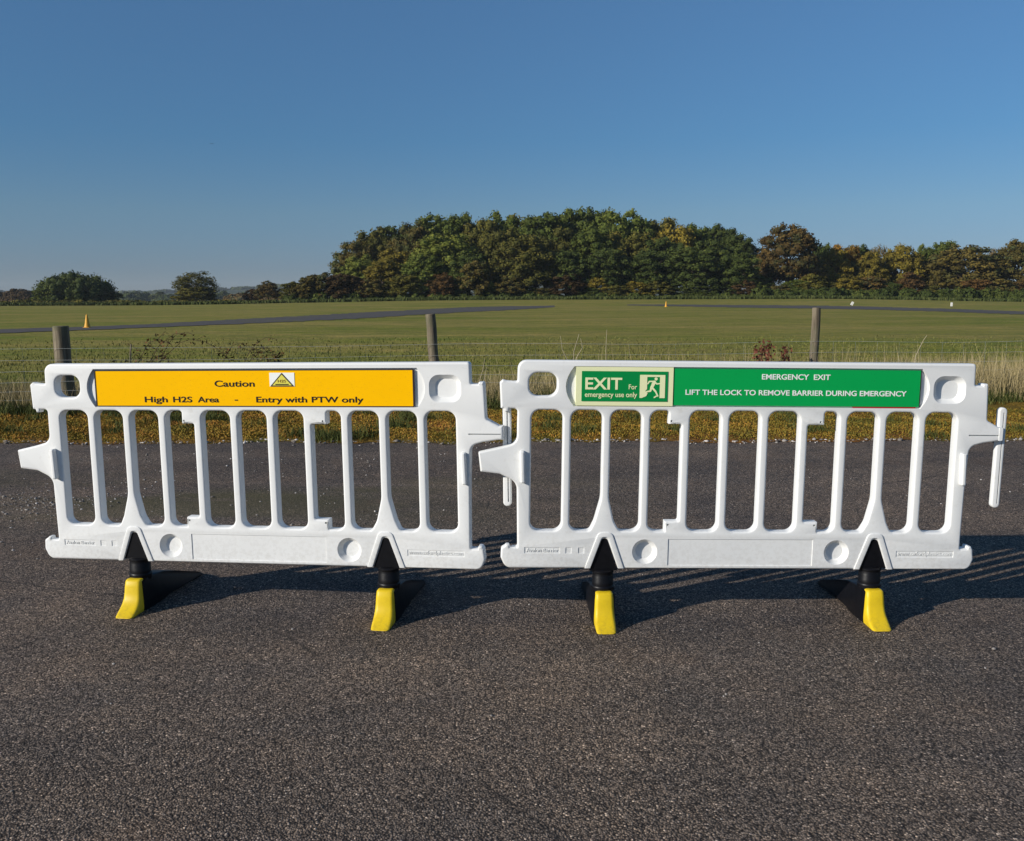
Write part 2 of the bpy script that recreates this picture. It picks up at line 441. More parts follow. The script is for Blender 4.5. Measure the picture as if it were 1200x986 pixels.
# perimeter track crossing the grass
def track(name, far, near, mat, dz=0.02):
    pf = [on_ground(*p) for p in far]; pn = [on_ground(*p) for p in near]
    def resample(P, n):
        P = np.array(P); d = np.r_[0, np.cumsum(np.linalg.norm(np.diff(P[:, :2], axis=0), axis=1))]
        s = np.linspace(0, d[-1], n)
        return np.stack([np.interp(s, d, P[:, k]) for k in range(3)], -1)
    n = 160
    A, B = resample(pf, n), resample(pn, n)
    w = np.linalg.norm(A - B, axis=1, keepdims=True)
    jit = rng.normal(0, 0.05, (n, 1)); dirv = (A - B) / np.maximum(w, 0.01)
    A = A + dirv * w * jit; B = B + dirv * w * rng.normal(0, 0.045, (n, 1))
    rows = [B + (A - B) * k for k in (0, 0.33, 0.67, 1.0)]
    V = np.concatenate(rows); V[:, 2] = terrain(V[:, 0], V[:, 1]) + dz
    i_ = np.arange(n * 4).reshape(4, n)
    F = np.stack([i_[:-1, :-1], i_[:-1, 1:], i_[1:, 1:], i_[1:, :-1]], -1).reshape(-1, 4)
    o = link(name, mesh_np(name, V, F, 4), mat)
    tag(o, kind='structure')
    return o
track('perimeter_track', [(-60, 388), (0, 386.2), (100, 383.6), (170, 380.5), (260, 375.6), (350, 371), (430, 366.3), (520, 361.4), (570, 359.6), (650, 358.4)],
      [(-60, 394), (0, 391), (100, 387.3), (170, 384.5), (260, 381), (350, 377.3), (430, 373), (520, 367.3), (570, 365), (650, 360.2)], M['track'])
track('perimeter_track', [(735, 357.2), (800, 357.3), (870, 357.8), (950, 358.4), (1030, 359.8), (1115, 362.3), (1200, 365.4), (1280, 368.4)],
      [(735, 358.2), (800, 359.4), (870, 360.8), (950, 361.8), (1030, 363.3), (1115, 365.9), (1200, 369), (1280, 372.4)], M['track'])
track('stubble_field', [(136, 351.2), (168, 351.8)], [(134, 353.6), (170, 353.8)], M['stubble'], 0.1)

# ------------------------------------------------------------------ the barriers
def rp(pts, seg=6):
    """polygon corners (x, y, radius) -> points with rounded corners"""
    out = []
    n = len(pts)
    for k in range(n):
        x, y, r = pts[k]
        p = Vector((x, y)); a = Vector(pts[k - 1][:2]); b = Vector(pts[(k + 1) % n][:2])
        if r <= 0: out.append((x, y)); continue
        u = (a - p); v = (b - p)
        lu, lv = u.length, v.length
        u.normalize(); v.normalize()
        ang = math.acos(max(-1, min(1, u.dot(v))))
        if ang > 3.05: out.append((x, y)); continue
        d = min(r / math.tan(ang / 2), lu * 0.49, lv * 0.49)
        rr = d * math.tan(ang / 2)
        c = p + (u + v).normalized() * (rr / math.sin(ang / 2))
        s = p + u * d - c; e = p + v * d - c
        a0 = math.atan2(s.y, s.x); a1 = math.atan2(e.y, e.x)
        da = (a1 - a0 + math.pi) % (2 * math.pi) - math.pi
        for q in range(seg + 1):
            t = a0 + da * q / seg
            out.append((c.x + rr * math.cos(t), c.y + rr * math.sin(t)))
    return out

def rect(x0, y0, x1, y1, r=0.0, seg=6):
    return rp([(x0, y0, r), (x1, y0, r), (x1, y1, r), (x0, y1, r)], seg)

def slab(name, polys, half, bevel, y=0.0, res=3):
    """plate in the x-z plane (local y = depth) cut from outlines and holes, with rounded arrises"""
    cu = bpy.data.curves.new(name, 'CURVE')
    cu.dimensions = '2D'; cu.fill_mode = 'BOTH'
    cu.extrude = max(half - bevel, 0); cu.bevel_depth = bevel; cu.bevel_resolution = res; cu.offset = -bevel
    for P in polys:
        s = cu.splines.new('POLY')
        s.points.add(len(P) - 1)
        for q, (a, b) in enumerate(P): s.points[q].co = (a, b, 0, 1)
        s.use_cyclic_u = True
    o = bpy.data.objects.new(name, cu); col.objects.link(o)
    dg = bpy.context.evaluated_depsgraph_get()
    me = bpy.data.meshes.new_from_object(o.evaluated_get(dg))
    bpy.data.objects.remove(o); bpy.data.curves.remove(cu)
    me.transform(Matrix(((1, 0, 0, 0), (0, 0, -1, y), (0, 1, 0, 0), (0, 0, 0, 1))))
    bm = bmesh.new(); bm.from_mesh(me)
    bmesh.ops.remove_doubles(bm, verts=bm.verts, dist=2e-5)
    bmesh.ops.recalc_face_normals(bm, faces=bm.faces)
    bm.to_mesh(me); bm.free()
    me.materials.clear()
    me.name = name
    return me

def frustum(bm, outer, inner, y0, y1):
    """closed solid between outline `outer` at depth y0 and `inner` at y1 (same point count)"""
    a = [bm.verts.new((x, y0, z)) for x, z in outer]
    b = [bm.verts.new((x, y1, z)) for x, z in inner]
    n = len(a)
    for k in range(n):
        bm.faces.new((a[k], a[(k + 1) % n], b[(k + 1) % n], b[k]))
    bm.faces.new(list(reversed(a))); bm.faces.new(b)

def boolean(me, cutter_bm, op='DIFFERENCE'):
    cm = bpy.data.meshes.new('cut'); bmesh.ops.recalc_face_normals(cutter_bm, faces=cutter_bm.faces)
    cutter_bm.to_mesh(cm); cutter_bm.free()
    a = bpy.data.objects.new('a', me); b = bpy.data.objects.new('b', cm)
    col.objects.link(a); col.objects.link(b)
    md = a.modifiers.new('b', 'BOOLEAN'); md.operation = op; md.object = b; md.solver = 'EXACT'
    md.use_self = False
    dg = bpy.context.evaluated_depsgraph_get()
    out = bpy.data.meshes.new_from_object(a.evaluated_get(dg))
    bpy.data.objects.remove(a); bpy.data.objects.remove(b); bpy.data.meshes.remove(cm)
    out.materials.clear()
    return out

HT = 0.025           # half thickness of the moulding
slots = []
for k in range(-5, 6):
    cx = k * 0.1595
    x0, x1, zt, zb, r = cx - 0.0635, cx + 0.0635, 0.881, 0.384, 0.036
    if k in (-5, -3 - 0, -2, 0, 1, -1, 3, 5, 2, 4, -4):
        pass
    if k == -4:   # beside the foot socket: side flares
        P = [(x0, zb, r), (-0.619, zb, 0.02), (-0.600, 0.425, 0.08), (x1 , 0.52, 0.15), (x1, zt, r), (x0, zt, r)]
    elif k == -3:
        P = [(-0.497, zb, 0.02), (x1, zb, r), (x1, zt, r), (x0, zt, r), (x0, 0.52, 0.15), (-0.520, 0.425, 0.08)]
    elif k == 3:
        P = [(x0, zb, r), (0.497, zb, 0.02), (0.520, 0.425, 0.08), (x1, 0.52, 0.15), (x1, zt, r), (x0, zt, r)]
    elif k == 4:
        P = [(0.619, zb, 0.02), (x1, zb, r), (x1, zt, r), (x0, zt, r), (x0, 0.52, 0.15), (0.600, 0.425, 0.08)]
    elif k == -2:
        P = [(x0, zb, r), (-0.312, zb, 0.002), (-0.312, 0.426, 0.002), (x1, 0.426, 0.008), (x1, 0.826, 0.008), (-0.308, 0.826, 0.002), (-0.308, zt, 0.012), (x0, zt, r)]
    elif k == 2:
        P = [(0.315, zb, 0.002), (x1, zb, r), (x1, zt, r), (0.322, zt, 0.012), (0.322, 0.826, 0.002), (x0, 0.826, 0.008), (x0, 0.426, 0.008), (0.315, 0.426, 0.002)]
    else:
        P = [(x0, zb, r), (x1, zb, r), (x1, zt, r), (x0, zt, r)]
    slots.append(rp(P, 7))

outline = rp([
 (-0.917, 1.079, 0.036), (0.923, 1.079, 0.012), (0.925, 0.991, 0.006), (0.956, 0.991, 0.0), (0.957, 0.999, 0.003), (0.977, 0.999, 0.004),
 (0.980, 0.985, 0.004), (0.985, 0.850, 0.015), (1.036, 0.822, 0.012), (1.052, 0.822, 0.0), (1.052, 0.766, 0.0), (1.034, 0.766, 0.008),
 (0.975, 0.757, 0.03), (0.920, 0.742, 0.035), (0.914, 0.560, 0.0), (0.911, 0.314, 0.006),
 (0.942, 0.316, 0.0), (0.944, 0.328, 0.004), (0.958, 0.326, 0.004), (0.966, 0.314, 0.010), (0.971, 0.270, 0.02), (0.955, 0.228, 0.032),
 # underside, broken by the two foot sockets
 (0.611, 0.228, 0.0), (0.566, 0.352, 0.014), (0.545, 0.352, 0.014), (0.499, 0.228, 0.0),
 (-0.499, 0.228, 0.0), (-0.545, 0.352, 0.014), (-0.566, 0.352, 0.014), (-0.611, 0.228, 0.0),
 (-0.960, 0.228, 0.036), (-0.980, 0.272, 0.02), (-0.978, 0.312, 0.010), (-0.962, 0.322, 0.0), (-0.958, 0.327, 0.003), (-0.946, 0.327, 0.003), (-0.942, 0.315, 0.0), (-0.912, 0.314, 0.006),
 (-0.917, 0.585, 0.05), (-0.985, 0.618, 0.02), (-1.064, 0.627, 0.006), (-1.073, 0.707, 0.006), (-0.985, 0.727, 0.02), (-0.918, 0.745, 0.04),
 (-0.917, 0.885, 0.014), (-0.950, 0.885, 0.0), (-0.952, 0.872, 0.003), (-0.968, 0.870, 0.003), (-0.972, 0.884, 0.002), (-0.984, 0.886, 0.004),
 (-0.989, 0.990, 0.008), (-0.976, 1.001, 0.004), (-0.962, 0.997, 0.003), (-0.918, 0.993, 0.006)], 6)
hand_hole = rect(-0.872, 0.936, -0.760, 1.030, 0.036, 7)

def pinhole(x, z, r=0.0045):
    return [(x + r * math.cos(a), z + r * math.sin(a)) for a in np.linspace(0, 2 * math.pi, 9)[:-1]]

def ring(x, z, r, n=36):
    return [(x + r * math.cos(a), z + r * math.sin(a)) for a in np.linspace(0, 2 * math.pi, n + 1)[:-1]]

panel_me = slab('panel', [outline] + slots + [hand_hole], HT, 0.0085, 0.0, 3)
cb = bmesh.new()
F0 = -HT - 0.004
def recess(outer, inner, depth, side=-1):
    """pocket in the front (or rear) face"""
    k = (HT + 0.004) / 1.0
    frustum(cb, outer, inner, side * (HT + 0.0015), side * (HT - depth))
def sc(poly, cx, cz, k, dx=0.0):
    return [(cx + (x - cx) * k + dx, cz + (z - cz) * k) for x, z in poly]
# sign recess with curved ends
def sign_poly(e):
    P = []
    for q in range(9):
        a = -1 + 2 * q / 8
        P.append((0.706 + (0.034 - e) * (1 - a * a), 0.976 + a * (0.081 - e)))
    for q in range(9):
        a = 1 - 2 * q / 8
        P.append((-0.692 - (0.034 - e) * (1 - a * a), 0.976 + a * (0.081 - e)))
    return P
recess(sign_poly(0), sign_poly(0.003), 0.013)
sq = rect(0.754, 0.916, 0.888, 1.030, 0.042, 7)
recess(sq, sc(sq, 0.821, 0.973, 0.66), 0.024)
for cx in (-0.391, 0.399):
    recess(ring(cx, 0.299, 0.053), ring(cx, 0.299, 0.034), 0.024)
recess(rect(-0.297, 0.241, 0.301, 0.353), rect(-0.2955, 0.2425, 0.2995, 0.3515), 0.0028)
for x, z in ((-0.298, 0.839), (0.306, 0.839), (-0.299, 0.412), (0.302, 0.412)):
    recess(pinhole(x, z), pinhole(x, z), 0.015)
recess(rect(0.646, 0.279, 0.886, 0.307), rect(0.6475, 0.2805, 0.8845, 0.3055), 0.0022)
recess(rect(-0.884, 0.290, -0.737, 0.317), rect(-0.8825, 0.2915, -0.7385, 0.3155), 0.0022)
recess(rect(-0.716, 0.290, -0.690, 0.316), rect(-0.7145, 0.2915, -0.6915, 0.3145), 0.0022)
recess(rect(-0.664, 0.290, -0.638, 0.316), rect(-0.6625, 0.2915, -0.6395, 0.3145), 0.0022)
recess(rect(0.912, 0.7865, 1.044, 0.7915), rect(0.912, 0.7870, 1.044, 0.7910), 0.012)
# left lugs keep only the front half of the thickness, right lugs the rear half, so that neighbours interlock
frustum(cb, rect(-1.2, 0.55, -0.932, 1.05), rect(-1.2, 0.55, -0.932, 1.05), 0.004, 0.04)
frustum(cb, rect(-1.2, 0.2, -0.932, 0.35), rect(-1.2, 0.2, -0.932, 0.35), 0.004, 0.04)
panel_me = boolean(panel_me, cb)
smooth(panel_me, 32)
print('panel tris', len(panel_me.polygons))

# tall locking rod on the right end
rod_poly = rp([(1.041, 0.484, 0.0165), (1.075, 0.484, 0.0165), (1.078, 0.900, 0.0165), (1.044, 0.900, 0.0165)], 8)
rod_me = slab('lock_rod', [rod_poly], 0.013, 0.006, 0.039, 3)
cb = bmesh.new()
frustum(cb, rect(1.0605, 0.502, 1.0655, 0.880), rect(1.0605, 0.502, 1.0655, 0.880), 0.022, 0.038)
rod_me = boolean(rod_me, cb)
_b = bmesh.new(); _b.from_mesh(rod_me); _b2 = bmesh.new(); _P = rp([(1.036, 0.768, 0), (1.050, 0.768, 0.004), (1.050, 0.820, 0.004), (1.036, 0.820, 0)], 3)
frustum(_b2, _P, _P, 0.0, 0.030); bmesh.ops.recalc_face_normals(_b2, faces=_b2.faces)
_t = bpy.data.meshes.new('t'); _b2.to_mesh(_t); _b.from_mesh(_t); _b.to_mesh(rod_me); _b.free(); _b2.free()
smooth(rod_me, 32)

# proud rim round each foot socket
def socket_rim(cx):
    o = rp([(cx - 0.081, 0.2285, 0.0), (cx - 0.028, 0.380, 0.022), (cx + 0.028, 0.380, 0.022), (cx + 0.081, 0.2285, 0.0), (cx + 0.0575, 0.2285, 0.0), (cx + 0.012, 0.360, 0.012), (cx - 0.012, 0.360, 0.012), (cx - 0.0575, 0.2285, 0.0)], 5)
    me = slab('foot_socket_rim', [o], 0.0035, 0.003, -HT - 0.0012, 2)
    smooth(me, 32)
    return me
def clip_me(x):
    me = slab('hinge_rib', [rp([(x - 0.010, 0.585, 0.005), (x + 0.008, 0.585, 0.005), (x + 0.004, 0.716, 0.005), (x - 0.014, 0.716, 0.005)], 4)], 0.017, 0.006, -HT - 0.007, 2)
    smooth(me, 32)
    return me
def clip_scoop(x):
    return None

# foot: black rubber leg with a long rear arm and a yellow toe
def prism(bm, prof, w0, w1=None):
    """profile in (y, z) extruded over x"""
    w1 = w0 if w1 is None else w1
    a = [bm.verts.new((-w0 / 2, y, z)) for y, z in prof]
    b = [bm.verts.new((w0 / 2, y, z)) for y, z in prof]
    n = len(prof)
    for k in range(n): bm.faces.new((a[k], a[(k + 1) % n], b[(k + 1) % n], b[k]))
    bm.faces.new(list(reversed(a))); bm.faces.new(b)

def foot_mesh():
    bm = bmesh.new()
    # socket block: tapering wedge seated in the V of the panel
    o = rp([(-0.0575, 0.221, 0), (0.0575, 0.221, 0), (0.013, 0.3535, 0.012), (-0.013, 0.3535, 0.012)], 4)
    frustum(bm, o, o, -0.0215, 0.0215)
    # collar below the panel
    n = 24
    rings = [(0.226, 0.030), (0.223, 0.041), (0.219, 0.0455), (0.213, 0.0455), (0.210, 0.0425), (0.196, 0.043), (0.194, 0.044), (0.176, 0.0435), (0.174, 0.0445), (0.158, 0.044), (0.155, 0.0475), (0.149, 0.0485), (0.143, 0.0475), (0.128, 0.047)]
    pr = None
    for z, r in rings:
        c = [bm.verts.new((r * math.cos(2 * math.pi * k / n), r * 0.92 * math.sin(2 * math.pi * k / n), z)) for k in range(n)]
        if pr:
            for k in range(n): bm.faces.new((pr[k], pr[(k + 1) % n], c[(k + 1) % n], c[k]))
        else: bm.faces.new(list(reversed(c)))
        pr = c
    bm.faces.new(pr)
    me = bpy.data.meshes.new('foot')
    bmesh.ops.recalc_face_normals(bm, faces=bm.faces)
    b2 = bmesh.new()
    prism(b2, [(-0.060, 0.002), (-0.058, 0.132), (-0.02, 0.140), (0.045, 0.140), (0.11, 0.128), (0.22, 0.098), (0.33, 0.062), (0.43, 0.030), (0.475, 0.010), (0.48, 0.0), (0.40, 0.0), (0.34, 0.014), (0.16, 0.018), (0.10, 0.0), (0.0, 0.0)], 0.088)
    bmesh.ops.bevel(b2, geom=[e for e in b2.edges if abs(e.verts[0].co.x - e.verts[1].co.x) < 1e-6], offset=0.007, segments=2, affect='EDGES', profile=0.6)
    bmesh.ops.recalc_face_normals(b2, faces=b2.faces)
    tmp = bpy.data.meshes.new('t'); b2.to_mesh(tmp); bm.from_mesh(tmp); b2.free(); bpy.data.meshes.remove(tmp)
    bm.to_mesh(me); bm.free()
    smooth(me, 40)
    return me

def toe_mesh():
    bm = bmesh.new()
    secs = []   # stacked cross sections from top to toe: (z, y_front, y_back, half width)
    S = [(0.141, -0.058, -0.040, 0.026), (0.139, -0.066, -0.040, 0.0325), (0.133, -0.072, -0.040, 0.0360), (0.110, -0.077, -0.040, 0.0378), (0.085, -0.080, -0.040, 0.0388), (0.062, -0.086, -0.040, 0.0398), (0.042, -0.099, -0.040, 0.0408), (0.024, -0.121, -0.040, 0.0412), (0.010, -0.144, -0.040, 0.0405), (0.003, -0.157, -0.040, 0.0390), (0.0, -0.158, -0.040, 0.0380)]
    pr = None
    for z, yf, yb, w in S:
        rr = 0.015
        P = rp([(-w, yb, 0.0), (w, yb, 0.0), (w, yf, rr), (-w, yf, rr)], 4)
        c = [bm.verts.new((x, y, z)) for x, y in P]
        n = len(c)
        if pr:
            for k in range(n): bm.faces.new((pr[k], pr[(k + 1) % n], c[(k + 1) % n], c[k]))
        else: bm.faces.new(c)
        pr = c
    bm.faces.new(list(reversed(pr)))
    bmesh.ops.recalc_face_normals(bm, faces=bm.faces)
    me = bpy.data.meshes.new('toe_cap'); bm.to_mesh(me); bm.free()
    smooth(me, 40)
    return me
FOOT, TOE = foot_mesh(), toe_mesh()

def text_obj(name, s, x0, z0, x1, z1, y, mat, parent, bold=0.0, depth=0.0006, fit='cap'):
    """flat lettering; the capital / x-height box is fitted between z0 and z1"""
    cu = bpy.data.curves.new(name, 'FONT'); cu.body = s; cu.size = 1.0; cu.offset = bold; cu.extrude = 0.01
    o = bpy.data.objects.new(name, cu); col.objects.link(o)
    dg = bpy.context.evaluated_depsgraph_get()
    me = bpy.data.meshes.new_from_object(o.evaluated_get(dg))
    bpy.data.objects.remove(o)
    co = np.empty(len(me.vertices) * 3, np.float32); me.vertices.foreach_get('co', co); co = co.reshape(-1, 3)
    lo, hi = co[:, 0].min(), co[:, 0].max()
    base, top = {'cap': (0.0, 0.70), 'x': (0.0, 0.53), 'all': (co[:, 1].min(), co[:, 1].max())}[fit]
    X = x0 + (co[:, 0] - lo) / (hi - lo) * (x1 - x0)
    Z = z0 + (co[:, 1] - base) / (top - base) * (z1 - z0)
    Y = y - np.where(co[:, 2] > 0, depth, -depth)
    me.vertices.foreach_set('co', np.stack([X, Y, Z], -1).ravel().astype(np.float32))
    me.materials.clear(); me.update()
    return link(name, me, mat, parent)

def plate(name, x0, z0, x1, z1, y0, y1, mat, parent, r=0.0):
    bm = bmesh.new(); P = rect(x0, z0, x1, z1, r, 3)
    frustum(bm, P, P, y0, y1); bmesh.ops.recalc_face_normals(bm, faces=bm.faces)
    me = bpy.data.meshes.new(name); bm.to_mesh(me); bm.free()
    return link(name, me, mat, parent)

def flat_poly(name, polys, y, mat, parent, t=0.0006):
    me = slab(name, polys, t, 0.0, y, 0)
    return link(name, me, mat, parent)

def bar_poly(ax, az, bx, bz, w0, w1=None):
    w1 = w0 if w1 is None else w1
    d = Vector((bx - ax, bz - az)); n = Vector((-d.y, d.x)).normalized()
    P = [(ax + n.x * w0 / 2, az + n.y * w0 / 2), (bx + n.x * w1 / 2, bz + n.y * w1 / 2)]
    k = 5
    a0 = math.atan2(n.y, n.x)
    for q in range(1, k): P.append((bx + math.cos(a0 - math.pi * q / k) * w1 / 2, bz + math.sin(a0 - math.pi * q / k) * w1 / 2))
    P += [(bx - n.x * w1 / 2, bz - n.y * w1 / 2), (ax - n.x * w0 / 2, az - n.y * w0 / 2)]
    for q in range(1, k): P.append((ax + math.cos(a0 + math.pi - math.pi * q / k) * w0 / 2, az + math.sin(a0 + math.pi - math.pi * q / k) * w0 / 2))
    return P

BR = {}
def make_barrier(key, x0, y0, z0, yaw, roll, label):
    t = empty('plastic_barrier')
    t.matrix_world = Matrix.Translation((x0, y0, 0.08 + z0)) @ Matrix.Rotation(yaw, 4, 'Z') @ Matrix.Rotation(roll, 4, 'Y') @ Matrix.Translation((0, HT, -0.08))
    tag(t, label, 'barrier', 'white plastic barriers linked end to end')
    if BR:
        src = BR['first']
        for ch in list(src.children):
            if ch.name.split('.')[0] == 'sign_board': continue
            c = ch.copy(); col.objects.link(c); c.parent = t
            for g in ch.children:
                gg = g.copy(); col.objects.link(gg); gg.parent = c
    else:
        BR['first'] = t
        p = link('panel', panel_me, M['white'], t)
        for cx in (-0.555, 0.555): link('foot_socket_rim', socket_rim(cx), M['white'], p)
        for cx in (-0.892, 0.897): link('hinge_rib', clip_me(cx), M['white'], p)
        text_obj('raised_lettering', 'Avalon Barrier', -0.876, 0.296, -0.745, 0.3115, -HT + 0.0016, M['white'], p, 0.0, 0.0012)
        text_obj('raised_lettering', 'www.oxfordplastics.com', 0.653, 0.287, 0.879, 0.300, -HT + 0.0016, M['white'], p, 0.0, 0.0012, 'x')
        link('lock_rod', rod_me, M['white'], t)
        for cx in (-0.555, 0.555):
            f = link('foot', FOOT, M['black'], t)
            f.location = (cx, 0, 0)
            link('toe_cap', TOE, M['yellow'], f)
    for f in t.children:
        if f.name.split('.')[0] == 'foot':
            cx = f.location.x
            f.location.z = cx * math.sin(roll) - z0 * 1.0 + 0.007
            f.rotation_euler = (0, -roll, 0)
    if key == 'B': [setattr(c_.location, 'y', -0.027) for c_ in t.children if c_.name.startswith('lock_rod')]
    return t

BA = make_barrier('A', -1.07115, 3.78747, -0.0027, R(-7.9165), R(-0.635), 'white moulded plastic barrier carrying the amber Caution sign, standing on the asphalt')
BB = make_barrier('B', 0.92885, 3.67683, 0.0027, R(1.083), R(0.7406), 'white moulded plastic barrier carrying the green EXIT and emergency sign, hooked to its neighbour')

# signs
sy = -HT + 0.0035         # sign faces lie in the shallow recess
s = plate('sign_board', -0.6835, 0.9015, 0.6880, 1.0475, sy, -HT + 0.014, M['amber'], BA); s['label'] = 'amber caution sign'
plate('edge_strip', -0.6890, 0.9000, -0.6837, 1.0490, sy - 0.0010, -HT + 0.014, M['sign_edge'], s)
plate('edge_strip', -0.6835, 1.0477, 0.6880, 1.0497, sy - 0.0010, -HT + 0.014, M['sign_edge'], s)
plate('edge_strip', -0.6835, 0.8995, 0.6880, 0.9013, sy - 0.0010, -HT + 0.014, M['sign_edge'], s)
plate('edge_strip', 0.6883, 0.9000, 0.6935, 1.0490, sy - 0.0010, -HT + 0.014, M['sign_edge'], s)
text_obj('lettering', 'Caution', -0.154, 0.982, 0.020, 1.007, sy - 0.0008, M['sign_black'], s, 0.014)
text_obj('lettering', 'High', -0.468, 0.9165, -0.366, 0.940, sy - 0.0008, M['sign_black'], s, 0.014)
text_obj('lettering', 'H2S', -0.341, 0.9165, -0.257, 0.940, sy - 0.0008, M['sign_black'], s, 0.014)
text_obj('lettering', 'Area', -0.232, 0.9165, -0.139, 0.940, sy - 0.0008, M['sign_black'], s, 0.014)
plate('lettering', -0.070, 0.9235, -0.056, 0.9275, sy - 0.0014, sy + 0.0002, M['sign_black'], s)
text_obj('lettering', 'Entry with PTW only', 0.024, 0.9165, 0.481, 0.940, sy - 0.0008, M['sign_black'], s, 0.014)
ic = plate('warning_symbol', 0.086, 0.982, 0.193, 1.0385, sy - 0.0016, sy + 0.0002, M['sign_white'], s)
cxs = 0.1395
flat_poly('triangle_border', [[(0.089, 0.983), (0.190, 0.983), (cxs, 1.038)], [(0.0975, 0.9865), (0.1815, 0.9865), (cxs, 1.0315)]], sy - 0.0026, M['sign_edge'], ic)
flat_poly('triangle_face', [[(0.0975, 0.9865), (0.1815, 0.9865), (cxs, 1.0315)]], sy - 0.0024, M['lemon'], ic)
text_obj('lettering', 'H2S', 0.122, 0.999, 0.157, 1.010, sy - 0.0034, M['brown_print'], ic, 0.01)
plate('bar', 0.111, 0.9885, 0.168, 0.9925, sy - 0.0036, sy - 0.0020, M['sign_black'], ic)

g = plate('sign_board', -0.2945, 0.9030, 0.7010, 1.0500, sy, -HT + 0.014, M['green'], BB); g['label'] = 'green emergency sign'
plate('edge_strip', 0.7013, 0.9030, 0.7045, 1.0500, sy - 0.0004, -HT + 0.014, M['sign_edge'], g)
text_obj('lettering', 'EMERGENCY  EXIT', 0.060, 1.0100, 0.336, 1.0310, sy - 0.0008, M['sign_white'], g, 0.016)
text_obj('lettering', 'LIFT THE LOCK TO REMOVE BARRIER DURING EMERGENCY', -0.245, 0.9460, 0.648, 0.9665, sy - 0.0008, M['sign_white'], g, 0.016)
plate('red_strip', 0.434, 0.8975, 0.690, 0.9015, sy + 0.002, -HT + 0.014, M['red'], g)
e = plate('exit_sign', -0.6850, 0.8995, -0.2960, 1.0550, sy - 0.003, -HT + 0.014, M['cream'], BB); e['label'] = 'pale yellow bordered exit sign'
ey = sy - 0.0045
flat_poly('green_field', [rect(-0.6625, 0.9175, -0.3185, 1.0380)], ey, M['exit_green'], e)
text_obj('lettering', 'EXIT', -0.648, 0.966, -0.501, 1.0120, ey - 0.0012, M['cream'], e, 0.02)
text_obj('lettering', 'For', -0.474, 0.9665, -0.441, 0.9860, ey - 0.0012, M['cream'], e, 0.006)
text_obj('lettering', 'emergency use only', -0.649, 0.9350, -0.440, 0.9500, ey - 0.0012, M['cream'], e, 0.010, 0.0006, 'x')
# door frame of the pictogram: pale frame with green opening, and the running figure
dm = flat_poly('door_symbol', [[(-0.430, 0.932), (-0.421, 0.932), (-0.403, 0.940), (-0.398, 0.952), (-0.408, 0.960), (-0.401, 0.968), (-0.401, 1.0165), (-0.350, 1.0165), (-0.350, 0.932), (-0.329, 0.932), (-0.329, 1.0245), (-0.430, 1.0245)]], ey - 0.0012, M['cream'], e)
man = [bar_poly(-0.373, 0.992, -0.386, 0.972, 0.0125, 0.011)]
fig = [ring(-0.3655, 1.0085, 0.0062, 16)]
for q, P in enumerate([bar_poly(-0.3725, 0.9955, -0.3825, 0.974, 0.014, 0.0115), bar_poly(-0.3735, 0.9985, -0.392, 0.9985, 0.0055), bar_poly(-0.392, 0.9985, -0.3985, 0.989, 0.005), bar_poly(-0.370, 0.996, -0.362, 0.9885, 0.0055), bar_poly(-0.362, 0.9885, -0.351, 0.9900, 0.005),
          bar_poly(-0.384, 0.973, -0.3865, 0.9610, 0.0085, 0.007), bar_poly(-0.3865, 0.9600, -0.4025, 0.9575, 0.0065, 0.0055), bar_poly(-0.381, 0.974, -0.366, 0.958, 0.0085, 0.007), bar_poly(-0.366, 0.958, -0.357, 0.940, 0.0065, 0.0055), bar_poly(-0.371, 0.9345, -0.3625, 0.9395, 0.005)]):
    fig.append(P)
bmf = bmesh.new()
for q, P in enumerate(fig):
    frustum(bmf, P, P, ey - 0.0012 - q * 0.00005, ey + 0.0)
bmesh.ops.recalc_face_normals(bmf, faces=bmf.faces)
mf = bpy.data.meshes.new('running_figure'); bmf.to_mesh(mf); bmf.free()
link('running_figure', mf, M['cream'], e)

# ------------------------------------------------------------------ fence
def tube(bm, pts, radii, n=6, cap=True):
    pr = None
    for k, p in enumerate(pts):
        p = Vector(p)
        d = (Vector(pts[min(k + 1, len(pts) - 1)]) - Vector(pts[max(k - 1, 0)])).normalized()
        a = d.orthogonal().normalized() if abs(d.z) < 0.95 else Vector((1, 0, 0))
        b = d.cross(a).normalized(); a = b.cross(d).normalized()
        r = radii[k] if hasattr(radii, '__len__') else radii
        c = [bm.verts.new(p + a * (r * math.cos(2 * math.pi * q / n)) + b * (r * math.sin(2 * math.pi * q / n))) for q in range(n)]
        if pr:
            for q in range(n): bm.faces.new((pr[q], pr[(q + 1) % n], c[(q + 1) % n], c[q]))
        elif cap: bm.faces.new(list(reversed(c)))
        pr = c
    if cap: bm.faces.new(pr)

def bm_link(name, bm, mat, parent=None, ang=40, sm=True):
    bmesh.ops.recalc_face_normals(bm, faces=bm.faces)
    me = bpy.data.meshes.new(name); bm.to_mesh(me); bm.free()
    if sm: smooth(me, ang)
    return link(name, me, mat, parent)

